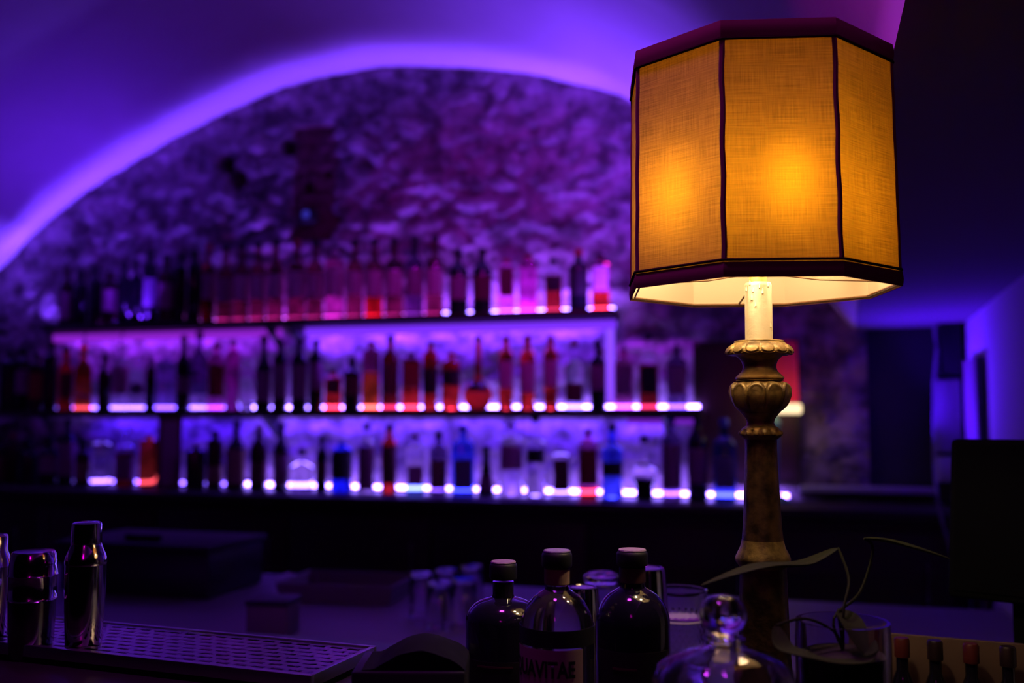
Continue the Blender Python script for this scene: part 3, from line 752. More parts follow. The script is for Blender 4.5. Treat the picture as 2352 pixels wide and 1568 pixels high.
# ------------------------------------------------------------------ the big lamp
LP = atD(1742, 700, 1.14); LX, LY = LP.x, LP.y
lc = V((LX, LY, BT + .0003))
LS = 1.0 / 2006
def lz(y): return zat(lc, 1748, y) - lc.z
gold, nt, b = nodes('aged_gilt_wood')
tcn = nt.nodes.new('ShaderNodeTexCoord'); n1 = nt.nodes.new('ShaderNodeTexNoise'); n1.inputs['Scale'].default_value = 60; n1.inputs['Detail'].default_value = 7
n2 = nt.nodes.new('ShaderNodeTexNoise'); n2.inputs['Scale'].default_value = 240; n2.inputs['Detail'].default_value = 3
nt.links.new(tcn.outputs['Object'], n1.inputs['Vector']); nt.links.new(tcn.outputs['Object'], n2.inputs['Vector'])
rp = nt.nodes.new('ShaderNodeValToRGB'); rp.color_ramp.elements[0].position = 0.36; rp.color_ramp.elements[0].color = (0.10, 0.058, 0.020, 1)
rp.color_ramp.elements[1].position = 0.62; rp.color_ramp.elements[1].color = (0.36, 0.23, 0.078, 1)
nt.links.new(n1.outputs['Fac'], rp.inputs[0]); nt.links.new(rp.outputs[0], b.inputs['Base Color'])
b.inputs['Roughness'].default_value = 0.42; b.inputs['Metallic'].default_value = 0.35
bp = nt.nodes.new('ShaderNodeBump'); bp.inputs['Strength'].default_value = 0.35; bp.inputs['Distance'].default_value = 0.0015
nt.links.new(n2.outputs['Fac'], bp.inputs['Height']); nt.links.new(bp.outputs[0], b.inputs['Normal'])
wax = pbr('ivory_wax', (0.82, 0.70, 0.50), 0.5, bump=0.1, bscale=120, var=0.08)
toCam = V((CAM.x - LX, CAM.y - LY, 0)).normalized()
lamp = empty('table_lamp', lc, math.atan2(toCam.y, toCam.x) + pi / 2)
tag(lamp, 'large lit lamp with octagonal amber fabric shade on gilt turned column', 'lamp')
def lobes(n, ph=0.0):
    return lambda t: abs(math.cos(n * (t + ph) / 2))
# column: lower shaft with foot
shadegilt = gold.copy(); shadegilt.name = 'shade_toned_gilt'  # gilt copy with the shade on shaft and pedestal put into its colour
for n_ in shadegilt.node_tree.nodes:
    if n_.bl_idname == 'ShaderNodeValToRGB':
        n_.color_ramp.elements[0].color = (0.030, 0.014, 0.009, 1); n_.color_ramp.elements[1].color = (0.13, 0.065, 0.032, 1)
shaft = [(46, 1240), (43, 1210), (40, 1150), (37, 1080), (35.5, 1030), (36, 1006)]
foot = [(4, 1773), (152, 1773), (155, 1762), (150, 1748), (118, 1722), (110, 1700), (104, 1668), (92, 1640), (88, 1622), (66, 1604), (62, 1570), (57, 1500), (54, 1400), (52, 1330), (51, 1301)]
flare = [(51, 1302), (55, 1297), (59, 1292), (61, 1286), (61, 1281), (60, 1277), (56, 1268), (50, 1256), (46, 1239)]
def fl_mod(t, r, z):
    if lz(1560) < z < lz(1310) or lz(1240) < z < lz(1020): return r * (1 - 0.035 * (1 - abs(math.cos(5 * t))))
    return r
prof = [(r * LS, lz(y)) for r, y in foot]
prof[0] = (0.0, 0.0); prof[1] = (152 * LS, 0.0)
lathe('pedestal', prof, shadegilt, lamp, seg=80, mod=fl_mod)
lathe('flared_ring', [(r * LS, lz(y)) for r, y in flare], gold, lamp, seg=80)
lathe('shaft', [(r * LS, lz(y)) for r, y in shaft], shadegilt, lamp, seg=80, mod=fl_mod)
# beaded ring
ring = [(36, 1009), (43, 1003), (47, 998), (47, 993), (44, 989), (43, 985), (38, 981), (32, 977), (30, 970), (32, 962), (37, 955), (44, 945.5)]
def ring_mod(t, r, z):
    k = max(0, 1 - abs(z - lz(996)) / (9 * LS))
    return (r * (1 + 0.07 * k * math.cos(14 * t)), z + 0.0012 * k * math.cos(14 * t))
lathe('collar', [(r * LS, lz(y)) for r, y in ring], gold, lamp, seg=112, mod=ring_mod)
# gadrooned bulb
bulbp = [(44, 948), (45, 945), (50, 941), (56, 934.5), (60, 928), (63.5, 921), (65.8, 914), (67.4, 908), (68, 902), (68, 896), (67, 890.5), (65, 885.5), (62, 881), (58.5, 877.5), (55, 875), (51, 872.5)]
bulbp = [(p_.x, p_.y) for p_ in catmull([(a, b, 0) for a, b in bulbp], 4)]
def bul_mod(t, r, z):
    v = (z - lz(942)) / (lz(876) - lz(942))
    if not 0 < v < 1.02: return r
    u = (((t + 0.12) * 10 / (2 * pi)) % 1.0 - .5) * 2
    e_ = abs(u) / .94 if v < .62 else math.sqrt((u / .94) ** 2 + ((v - .62) / .36) ** 2)
    fade = min(1, v / .2)
    if e_ > 1: return r - 6.5 * LS * fade * min(1, (e_ - 1) * 6 + .35)
    rim_ = max(0, 1 - abs(e_ - .80) / .20)
    return r + LS * fade * (2.2 * rim_ - (2.6 * (1 - e_ / .62) ** .5 if e_ < .62 else 0) * min(1, max(0, (v - .15) * 2)))
lathe('gadrooned_bulb', [(r * LS, lz(y)) for r, y in bulbp], gold, lamp, seg=320, mod=bul_mod, sharp=75)
neck = [(51, 872.3), (54, 870), (54.5, 867), (52, 864), (46, 858), (40, 852), (37.5, 845), (37.5, 838), (40, 830), (46, 822), (54, 816.5), (62, 814)]
lathe('neck', [(r * LS, lz(y)) for r, y in neck], gold, lamp, seg=48)
pan = [(58, 813.5), (64, 815), (70, 815.5), (73.5, 815), (75.5, 812.5), (76, 809.5), (75, 806), (73.3, 802.5), (71, 799), (68.5, 796), (66, 793.5), (63, 791), (60, 789.2), (57.5, 788), (56.5, 785.5), (56.5, 784), (55, 783), (52, 782.6), (30, 784)]
pan = [(p_.x, p_.y) for p_ in catmull([(a, b, 0) for a, b in pan], 3)]
def pan_mod(t, r, z):
    y = r / LS
    u = (((t + .1) * 13 / (2 * pi)) % 1.0 - .5) * 2
    k = max(0, min(1, (y - 57) / 12))
    low = max(0, min(1, (lz(806) - z) / (8 * LS)))
    zz = z + 0.0020 * abs(u) ** 3 * low * k
    q = (z - lz(812)) / (lz(789) - lz(812))
    e_ = math.sqrt((u / .9) ** 2 + ((q - .45) / .5) ** 2)
    d = 0
    if k > 0 and q > -.05: d = (1.6 if e_ < .85 else -1.8 * min(1, (e_ - .85) * 4)) * k
    return (r + d * LS - 2.5 * LS * abs(u) ** 4 * k, zz)
lathe('drip_pan', [(r * LS, lz(y)) for r, y in pan], gold, lamp, seg=312, mod=pan_mod, sharp=75)
cand = [(31, 784), (31.5, 780), (30.5, 740), (30.5, 690), (31, 660), (31, 652), (28, 649), (22, 649)]
def can_mod(t, r, z):
    n = noise.noise(V((math.cos(t) * 2.2, math.sin(t) * 2.2, z * 25)))
    d = noise.noise(V((math.cos(t) * 5, math.sin(t) * 5, 3.1)))
    k = max(0, (z - lz(740)) / (lz(652) - lz(740)))
    return r * (1 + 0.02 * n + 0.06 * k * max(0, d - 0.1))
cz = [(31, 784)] + [(30.6, 784 - 3.4 * i) for i in range(1, 39)] + [(28, 649.5), (20, 649)]
candle = lathe('candle_sleeve', [(r * LS, lz(y)) for r, y in cz], wax, lamp, seg=64, mod=can_mod)
for k, (px, py, rr) in enumerate([(1716, 668, 2.6), (1728, 690, 3.2), (1731, 672, 2.4), (1752, 676, 2.8), (1764, 660, 2.4), (1724, 655, 2.5), (1745, 664, 2.2), (1768, 752, 2.6), (1736, 705, 2.4)]):
    s = max(-1, min(1, (px - 1742) / 30.5)); t = math.asin(s)
    q = V((math.sin(t) * 30.6 * LS, -math.cos(t) * 30.6 * LS, lz(py)))
    d = lathe('wax_drip', [(0, -rr * 1.3 * LS), (rr * LS, -rr * .5 * LS), (rr * .9 * LS, rr * LS), (rr * .4 * LS, rr * 3 * LS), (0, rr * 4 * LS)], wax, candle, q, 10)
lathe('socket', [(20, 649.3), (20, 630), (18, 627), (12, 625)] and [(20 * LS, lz(649)), (20 * LS, lz(632)), (17 * LS, lz(628)), (9 * LS, lz(626))], pbr('yellow_socket', (0.75, 0.52, 0.16), 0.5), lamp, seg=32)
zb0 = 1.648 - lc.z; zt0 = 1.913 - lc.z
zbulb = 1.764 - lc.z
bulb_glow = emit('lamp_bulb', (1.0, 0.80, 0.47), 150)
lathe('harp_stem', [(.006, lz(626)), (.006, zbulb - .070)], steel, lamp, seg=10)
for bx, by in ((-0.074, -0.050), (0.030, -0.084), (0.080, 0.02)):
    dim = bx > .05
    q = V((bx, by, 0))
    tube('socket_arm', [V((0, 0, zbulb - .072)), V((bx * .6, by * .6, zbulb - .074)), V((bx, by, zbulb - .068)), V((bx, by, zbulb - .052))], .004, steel, lamp, 8)
    lathe('bulb', [(.007, zbulb - .053), (.009, zbulb - .036), (.015, zbulb - .016), (.018, zbulb), (.016, zbulb + .010), (.009, zbulb + .018), (0, zbulb + .021)],
          emit('lamp_bulb_dim', (1.0, 0.66, 0.34), 30) if dim else bulb_glow, lamp, (bx, by, -.022 if dim else 0), 24)

# shade: fabric with woven threads
def fabric():
    m, nt, b = nodes('amber_linen')
    nt.nodes.remove(b)
    uv = nt.nodes.new('ShaderNodeUVMap')
    def thread(su, sv, det=2):
        mp = nt.nodes.new('ShaderNodeMapping'); mp.inputs['Scale'].default_value = (su, sv, 1)
        n = nt.nodes.new('ShaderNodeTexNoise'); n.inputs['Scale'].default_value = 1.0; n.inputs['Detail'].default_value = det
        nt.links.new(uv.outputs[0], mp.inputs[0]); nt.links.new(mp.outputs[0], n.inputs['Vector']); return n.outputs['Fac']
    a, c = thread(22, 1300), thread(1300, 30)
    big = thread(26, 26, 4); slub = thread(900, 60, 1)
    def mth(op, x, y):
        n = nt.nodes.new('ShaderNodeMath'); n.operation = op
        for k, v in enumerate((x, y)):
            if isinstance(v, (int, float)): n.inputs[k].default_value = v
            else: nt.links.new(v, n.inputs[k])
        return n.outputs[0]
    w = mth('ADD', mth('MULTIPLY', a, 0.9), mth('MULTIPLY', c, 0.75))
    w = mth('ADD', w, mth('MULTIPLY', big, 0.22))
    w = mth('ADD', mth('MULTIPLY', mth('SUBTRACT', w, 0.935), 1.15), 0.85)
    w = mth('SUBTRACT', w, mth('MULTIPLY', mth('GREATER_THAN', slub, 0.74), 0.22))
    w = mth('MAXIMUM', mth('MINIMUM', w, 1.25), 0.25)
    def tint(col):
        n = nt.nodes.new('ShaderNodeMix'); n.data_type = 'RGBA'; n.blend_type = 'MULTIPLY'; n.inputs[0].default_value = 1.0
        n.inputs[6].default_value = (*col, 1); nt.links.new(w, n.inputs[7]); return n.outputs[2]
    tr = nt.nodes.new('ShaderNodeBsdfTranslucent'); df = nt.nodes.new('ShaderNodeBsdfDiffuse')
    fw = nt.nodes.new('ShaderNodeBsdfRefraction'); fw.inputs['Roughness'].default_value = 1.0; fw.inputs['IOR'].default_value = 1.75
    nt.links.new(tint((0.42, 0.20, 0.0065)), fw.inputs[0])
    nt.links.new(tint((0.20, 0.058, 0.0012)), tr.inputs[0]); nt.links.new(tint((0.34, 0.20, 0.18)), df.inputs[0])
    mf = nt.nodes.new('ShaderNodeMixShader'); mf.inputs[0].default_value = 0.5
    nt.links.new(tr.outputs[0], mf.inputs[1]); nt.links.new(fw.outputs[0], mf.inputs[2])
    ms = nt.nodes.new('ShaderNodeMixShader'); ms.inputs[0].default_value = 0.5
    nt.links.new(df.outputs[0], ms.inputs[1]); nt.links.new(mf.outputs[0], ms.inputs[2])
    nt.links.new(ms.outputs[0], nt.nodes['Material Output'].inputs[0])
    return m
def cloth(name, tcol, dcol, f, through=0.0):
    m, nt, b = nodes(name); nt.nodes.remove(b)
    tr = nt.nodes.new('ShaderNodeBsdfTranslucent'); df = nt.nodes.new('ShaderNodeBsdfDiffuse')
    tr.inputs[0].default_value = (*tcol, 1); df.inputs[0].default_value = (*dcol, 1)
    ms = nt.nodes.new('ShaderNodeMixShader'); ms.inputs[0].default_value = f
    out = tr.outputs[0]
    if through:
        fw = nt.nodes.new('ShaderNodeBsdfRefraction'); fw.inputs['Roughness'].default_value = 1.0; fw.inputs['IOR'].default_value = 1.75
        fw.inputs[0].default_value = (*tcol, 1)
        mf = nt.nodes.new('ShaderNodeMixShader'); mf.inputs[0].default_value = through
        nt.links.new(tr.outputs[0], mf.inputs[1]); nt.links.new(fw.outputs[0], mf.inputs[2]); out = mf.outputs[0]
    nt.links.new(df.outputs[0], ms.inputs[1]); nt.links.new(out, ms.inputs[2])
    nt.links.new(ms.outputs[0], nt.nodes['Material Output'].inputs[0]); return m
RB, RTP = 0.1535, 0.1500
A0 = R(-12.5)
def corner(k, z, add=0.0):
    t = A0 + k * pi / 4
    r = RB + (RTP - RB) * (z - zb0) / (zt0 - zb0) + add
    return V((math.sin(t) * r, -math.cos(t) * r, z))
def octo(name, z0, z1, add, mat, parent, nz=12, nu=10, bow=0.0):
    vs, fs, uvs = [], [], []
    side = 2 * RB * math.sin(pi / 8)
    for j in range(nz + 1):
        z = z0 + (z1 - z0) * j / nz
        for k in range(8):
            p, q = corner(k, z, add), corner(k + 1, z, add)
            for i in range(nu):
                u = i / nu
                v = p.lerp(q, u)
                if bow:
                    s = 1 - bow * math.sin(pi * u) * math.sin(pi * j / nz); v = V((v.x * s, v.y * s, v.z))
                vs.append(v); uvs.append(((k + u) * side, z))
    n = 8 * nu
    for j in range(nz):
        for i in range(n):
            k = (i + 1) % n
            fs.append((j * n + i, j * n + k, (j + 1) * n + k, (j + 1) * n + i))
    me = bpy.data.meshes.new(name); me.from_pydata(vs, [], fs); me.update()
    ul = me.uv_layers.new(name='UVMap')
    for poly in me.polygons:
        for li, vi in zip(poly.loop_indices, poly.vertices):
            u, v = uvs[vi]
            if poly.vertices[0] % n == n - 1 and vi % n == 0: u += 8 * side
            ul.data[li].uv = (u, v)
    finish(me, mat, 25)
    return link(name, me, parent)
shade = octo('lamp_shade', zb0, zt0, 0.0, fabric(), lamp, bow=0.006)
octo('lining', zb0 + .001, zt0 - .001, -0.0022, cloth('cream_lining', (0.92, 0.80, 0.6), (0.86, 0.66, 0.44), 0.66, 0.6), shade, bow=0.006)
cv = [V((0, 0, zt0 - .012))] + [corner(k, zt0 - .012, -.004) for k in range(8)]  # unseen disc added to keep the bulbs' light off the ceiling
cv += [p + V((0, 0, .001)) for p in cv]
mesh('light_stop', cv, [(0, 1 + (k + 1) % 8, 1 + k) for k in range(8)] + [(9, 10 + k, 10 + (k + 1) % 8) for k in range(8)] + [(1 + k, 1 + (k + 1) % 8, 10 + (k + 1) % 8, 10 + k) for k in range(8)],
     cloth('light_stop_cloth', (0.12, 0.06, 0.02), (0.5, 0.4, 0.3), 0.25), shade)
trimm = cloth('dark_brown_braid', (0.10, 0.02, 0.01), (0.34, 0.13, 0.13), 0.12)
def band(name, z0, z1, parent, add=0.0016):
    vs, fs = [], []
    zs = [z0, z0 + (z1 - z0) * .25, z0 + (z1 - z0) * .5, z0 + (z1 - z0) * .75, z1]
    bul = [0.0, 0.0008, 0.0012, 0.0008, 0.0]
    for s in (0, 1):
        for z, bb in zip(zs, bul):
            for k in range(8): vs.append(corner(k, z, (add + bb) if s == 0 else 0.0004))
    for j in range(4):
        for k in range(8):
            q = (k + 1) % 8
            fs.append((j * 8 + k, j * 8 + q, j * 8 + 8 + q, j * 8 + 8 + k))
            fs.append((40 + j * 8 + q, 40 + j * 8 + k, 40 + j * 8 + 8 + k, 40 + j * 8 + 8 + q))
    for k in range(8):
        q = (k + 1) % 8
        fs.append((q, k, 40 + k, 40 + q)); fs.append((32 + k, 32 + q, 72 + q, 72 + k))
    return mesh(name, vs, fs, trimm, parent)
band('top_braid', zt0 - .0165, zt0 + .001, shade)
band('bottom_braid', zb0 - .001, zb0 + .0150, shade)
cord = cloth('dark_cord', (0.03, 0.01, 0.005), (0.05, 0.02, 0.02), 0.1)
for nm, z in (('top_cord', zt0 - .0185), ('bottom_cord', zb0 + .0170)):
    pts = []
    for k in range(8):
        p, q = corner(k, z, .0018), corner(k + 1, z, .0018)
        pts += [p.lerp(q, t) for t in (0.02, 0.5, 0.98)]
    pts += [pts[0]]
    tube(nm, pts, .0016, cord, shade, 6)
for k in range(8):
    vs, fs = [], []
    t = A0 + k * pi / 4
    rad_ = V((math.sin(t), -math.cos(t), 0)); tan = V((math.cos(t), math.sin(t), 0))
    N = 16
    for j in range(N + 1):
        z = zb0 + .0165 + (zt0 - .018 - zb0 - .0165) * j / N
        wob = 0.0006 * math.sin(j * 1.3 + k * 2)
        c = corner(k, z, 0)
        hw = .0030
        for s, o in ((-1, -0.0009), (-.5, .0012), (.5, .0012), (1, -0.0009)):
            vs.append(c + tan * (s * hw + wob) + rad_ * (o + .0004 - abs(s) * hw * math.tan(pi / 8) * .9))
    for j in range(N):
        for i in range(3): fs.append((j * 4 + i, j * 4 + i + 1, j * 4 + i + 5, j * 4 + i + 4))
        fs.append((j * 4 + 3, j * 4, j * 4 + 4, j * 4 + 7))
    mesh('seam_tape', vs, fs, trimm, shade)
# wire frame inside the shade
wire = pbr('rusty_wire', (0.16, 0.07, 0.03), 0.6, metal=0.4)
wp = [corner(k, zb0 + .002, -.0045) for k in range(8)]
tube('bottom_ring', wp + [wp[0]], .0012, wire, shade, 6)
wp = [corner(k, zt0 - .002, -.0045) for k in range(8)]
tube('top_ring', wp + [wp[0]], .0012, wire, shade, 6)
for a in (-170, -50, 70):
    ra = RB * math.cos(pi / 8) / max(math.cos(((R(a) - A0) % (pi / 4)) - pi / 8), .5) - .005
    c = V((math.sin(R(a)) * ra, -math.cos(R(a)) * ra, zb0 + .003))
    tube('spoke', [c, V((c.x * .5, c.y * .5, zb0 + .010)), V((c.x * .13, c.y * .13, zb0 + .020))], .0012, wire, shade, 6)

# ------------------------------------------------------------------ objects on the bar
def stand(px, py_top, D, z=None):
    p = atD(px, py_top, D); return V((p.x, p.y, (BT if z is None else z) + .0003))
darkglass = pbr('near_black_glass', (0.008, 0.006, 0.014), 0.10, spec=0.6, coat=0.3)
clearg = glass('clear_bottle_glass', (0.95, 0.95, 1.0), 0.015, 1.46)
def bar_bottle(px, top, D, halfw, ysh, yn, capw, capb, neckw, body, label, collar=None, extra=None, word=None):
    c = stand(px, top, D)
    fz = facing(c); k = D / F
    z = lambda y: zat(c, px, y) - c.z
    r = halfw * k; rn = neckw * k; rc = capw * k
    e = empty('spirit_bottle', c, fz)
    zs, zn, zc, zt = z(ysh), z(yn), z(capb), z(top)
    pr = [(0, 0.004), (r * .6, 0.002), (r * .9, 0.0), (r, .005), (r, zs - r * .32)]
    for i in range(1, 9):
        t = pi / 2 * i / 8
        rr = r * (math.cos(t) ** 0.75) if i < 8 else rn
        zz = zs - r * .32 + (zn - zs + r * .32) * math.sin(t) ** 1.15
        if rr > rn * 1.12: pr.append((rr, zz))
    pr += [(rn * 1.08, zn), (rn, zn + .003), (rn, zc - .002), (0, zc - .002)]
    lathe('glass_body', pr, body, e, seg=56)
    if word is not None or True:
        pass
    if collar: lathe('neck_wrap', [(rn + .0004, zn + .005), (rn + .0014, zn + .006), (rn + .0014, zc - .001), (rn + .0004, zc - .0005)], collar, e, seg=40)
    cp = lathe('stopper', [(rn * 1.02, zc), (rc * .96, zc + .001), (rc, zc + .003), (rc, zt - .004), (rc * .97, zt - .002), (rc * .9, zt - .0006), (0, zt)], blackplastic, e, seg=40)
    return e, c, z, r, k, cp
capt = pbr('pale_stopper_top', (0.34, 0.24, 0.3), 0.6, bump=0.3, bscale=150)
# dark bottle nearest the drip tray
e, c, z, r, k, cp = bar_bottle(1156, 1291, 1.12, 86, 1392, 1370, 32, 1330, 24, darkglass, None)
tag(e, 'black bottle with pale stopper top standing nearest the drip tray', 'bottle', 'three bottles on the bar')
lathe('stopper_top', [(0.001, .0), (29 * k, .0), (28 * k, .0012), (0, .0016)], capt, cp, (0, 0, z(1291) + .0003), 32)
patch('label', lambda q: r, z(1700), z(1500), -1.1, 1.1, pbr('black_label', (0.014, 0.008, 0.012), 0.55), e, 20)
patch('label_line', lambda q: r + .0006, z(1513), z(1509), -.7, .25, pbr('dull_red_print', (0.10, 0.03, 0.03), 0.6), e, 14)
# clear bottle with lettered label
e, c, z, r, k, cp = bar_bottle(1279, 1266, 1.04, 84, 1420, 1352, 35, 1303, 26, clearg, None, collar=pbr('tan_neck_wrap', (0.36, 0.20, 0.17), 0.6))
tag(e, 'clear bottle with pale lettered label between two dark bottles', 'bottle', 'three bottles on the bar')
lathe('stopper_top', [(0.001, 0), (31 * k, 0), (30 * k, .0012), (0, .0016)], pbr('violet_grey_top', (0.26, 0.2, 0.32), 0.45, bump=0.3, bscale=200), cp, (0, 0, z(1266) + .0003), 32)
patch('label_band', lambda q: r, z(1470), z(1431), -2.6, 2.6, pbr('dark_band', (0.012, 0.010, 0.02), 0.5), e, 40)
patch('label', lambda q: r, z(1720), z(1474), -1.45, 0.72, pbr('cream_label', (0.42, 0.24, 0.27), 0.75), e, 30)
def wrap_text(body, height, width, r, zc, ang0, mat, parent, name='lettering'):
    cu = bpy.data.curves.new('lettering_curve', 'FONT'); cu.body = body; cu.size = 1.0; cu.align_x = 'LEFT'; cu.resolution_u = 3; cu.offset = 0.035
    ob = bpy.data.objects.new('lettering_source', cu); COL.objects.link(ob)
    dg = bpy.context.evaluated_depsgraph_get()
    me = bpy.data.meshes.new_from_object(ob.evaluated_get(dg))
    bpy.data.objects.remove(ob); bpy.data.curves.remove(cu)
    xs = [v.co.x for v in me.vertices]; ys = [v.co.y for v in me.vertices]
    x0, x1, y0, y1 = min(xs), max(xs), min(ys), max(ys)
    bm = bmesh.new(); bm.from_mesh(me)
    bmesh.ops.subdivide_edges(bm, edges=[q for q in bm.edges if q.calc_length() > 0.25], cuts=3)
    bmesh.ops.triangulate(bm, faces=bm.faces)
    for v in bm.verts:
        a = ang0 + (v.co.x - x0) / (x1 - x0) * width / r
        zz = zc + (v.co.y - y0) / (y1 - y0) * height
        rr = r + .0013
        v.co = V((math.sin(a) * rr, -math.cos(a) * rr, zz))
    bm.to_mesh(me); bm.free(); me.materials.append(mat)
    o = bpy.data.objects.new(name, me); COL.objects.link(o); o.parent = parent
    return o
ink = pbr('black_ink', (0.006, 0.005, 0.008), 0.6)
wrap_text('AQUAVITAE', 44 * k, 188 * k, r, z(1543), -1.76, ink, e)
# dark bottle beside the steel tin
e, c, z, r, k, cp = bar_bottle(1452, 1264, 1.06, 84, 1400, 1348, 36, 1300, 27, darkglass, None, collar=pbr('dark_brown_wrap', (0.09, 0.03, 0.04), 0.5))
tag(e, 'dark bottle with shiny stopper standing in front of the steel tin', 'bottle', 'three bottles on the bar')
lathe('stopper_top', [(0.001, 0), (32 * k, 0), (31 * k, .0012), (0, .0016)], capt, cp, (0, 0, z(1264) + .0003), 32)
patch('label', lambda q: r, z(1700), z(1480), -1.1, 1.1, pbr('black_label', (0.014, 0.008, 0.012), 0.55), e, 20)
patch('label_line', lambda q: r + .0006, z(1519), z(1514), -.55, .1, pbr('dull_red_print', (0.10, 0.03, 0.03), 0.6), e, 14)

# glasses and tins behind the bottles
def tumbler(name, px, top, D, halfw_top, halfw_bot, mat, label, cat, inverted=False, wall=.0022, foot=.006, seg=48, group=None, mod=None):
    c = stand(px, top, D); k = D / F; h = zat(c, px, top) - c.z
    rt, rb = halfw_top * k, halfw_bot * k
    pr = [(0, 0), (rb * .9, 0), (rb, .003), (rb + (rt - rb) * .5, h * .5), (rt, h - .001), (rt - wall * .5, h), (rt - wall, h - .001), (rb + (rt - rb) * .5 - wall, h * .5), (rb - wall, foot + .003), (rb * .85 - wall, foot), (0, foot)]
    if inverted: pr = [(a, h - b) for a, b in pr][::-1]
    e = empty(name, c, facing(c))
    lathe('bowl', pr, mat, e, seg=seg, mod=mod)
    tag(e, label, cat, group)
    return e, c, k, h
cg = glass('tumbler_glass', (0.96, 0.96, 1.0), 0.02, 1.48)
e, c, k, h = tumbler('glass_tumbler', 1380, 1318, 1.62, 34, 40, cg, 'upturned clear tumbler between the lettered bottle and the dark bottle', 'glass', True, .003, .012)
lathe('base_rim', [(30 * k, h - .0001), (34 * k, h + .001), (30 * k, h + .003), (27 * k, h + .001), (30 * k, h - .0001)], cg, e, seg=40)
# steel tin (inverted shaker half)
c = stand(1478, 1302, 1.36); k = 1.36 / F; h = zat(c, 1478, 1302) - c.z
e = empty('shaker_tin', c)
lathe('cup', [(66 * k, 0), (68 * k, .003), (58 * k, h * .6), (50 * k, h - .006), (48 * k, h - .001), (44 * k, h), (40 * k, h - .003), (0, h - .003)], polished, e, seg=56)
lathe('base_weight', [(0, h - .0028), (38 * k, h - .0028), (37 * k, h - .001), (0, h - .0005)], steel, e, seg=40)
tag(e, 'tall upturned steel shaker tin behind the dark bottle', 'shaker tin')
c = stand(1338, 1346, 1.30); k = 1.30 / F; h = zat(c, 1338, 1346) - c.z
e = empty('shaker_tin', c)
lathe('cup', [(42 * k, 0), (44 * k, .003), (41 * k, h * .6), (37 * k, h - .006), (35 * k, h - .001), (32 * k, h), (29 * k, h - .003), (0, h - .003)], polished, e, seg=48)
lathe('base_weight', [(0, h - .0028), (27 * k, h - .0028), (26 * k, h - .001), (0, h - .0005)], steel, e, seg=40)
tag(e, 'small upturned steel tin just behind the lettered bottle', 'shaker tin')
# mixing glass with cut diamond pattern
def yarai(t, r, z):
    if r < 0.02: return r
    if 0.02 < z < 0.118:
        u = t * 12 / pi / 1; w = (z - .02) / .0155
        a = abs(((u + w) % 1.0) - .5) * 2; b = abs(((u - w) % 1.0) - .5) * 2
        return r + 0.0012 * (min(a, b) - .35)
    return r
c = stand(1560, 1352, 1.50); k = 1.5 / F; h = zat(c, 1560, 1352) - c.z
e = empty('mixing_glass', c, facing(c))
ro, rb = 62 * k, 54 * k
pr = [(0, 0), (rb * .92, 0), (rb, .004)]
N = 60
for i in range(1, N): pr.append((rb + (ro - rb) * i / N, .004 + (h - .006) * i / N))
pr += [(ro + .0012, h - .001), (ro - .0008, h), (ro - .0026, h - .001)]
pr2 = [(rb + (ro - rb) * i / 8 - .0034, .014 + (h - .018) * i / 8) for i in range(8, -1, -1)]
def outer_only(t, r, z): return r
vs_mod = {'n': 0}
lathe('bowl', pr + pr2 + [(rb * .8, .011), (0, .011)], cg, e, seg=144,
      mod=lambda t, r, z: yarai(t, r, z) if r > rb + (ro - rb) * max(0, (z - .004)) / (h - .006) - .0015 else r, sharp=20)
lathe('etched_band', [(ro - .0016 * 1, h * .70), (ro + .0006, h * .70), (ro + .0006, h * .715), (ro - .0016, h * .715)], pbr('frosted_band', (0.8, 0.78, 0.85), 0.6), e, seg=64)
tag(e, 'cut-glass mixing glass with diamond pattern beside the tall steel tin', 'mixing glass')
# decanter with ball stopper, near the viewer
c = stand(1660, 1372, 0.80); k = 0.80 / F
z = lambda y: zat(c, 1660, y) - c.z
e = empty('decanter', c)
rB = 54 * k; zc = z(1412)
oc = [(.05, 0), (.056, .006), (.058, z(1640)), (.058, z(1566)), (.053, z(1532)), (.042, z(1510)), (.028, z(1497)), (.0185, z(1488)), (.0150, z(1478)), (.0150, z(1472)), (.0180, z(1468)), (.0180, z(1464))]
pr = [(0, .003)] + oc + [(max(.004, a - .0035), b) for a, b in reversed(oc[1:])] + [(.048, .010), (0, .010)]
lathe('body', pr, glass('decanter_glass', (0.95, 0.93, 1.0), 0.02, 1.5), e, seg=64, mod=lambda t, r, zz: r * (1 - .05 * (1 - abs(math.cos(5 * t)))) if z(1700) < zz < z(1502) and r > .02 else r)
pr = [(0, z(1474)), (.008, z(1474)), (.009, z(1463)), (.011, z(1461))]
for i in range(2, 20):
    t = -pi / 2 + pi * i / 20; pr.append((rB * math.cos(t), zc + rB * .86 * math.sin(t)))
lathe('ball_stopper', pr + [(0, zc + rB * .86)], glass('stopper_crystal', (0.95, 0.93, 1.0), 0.01, 1.5), e, seg=48)
tag(e, 'crystal decanter with ball stopper in front of the lamp column', 'decanter')

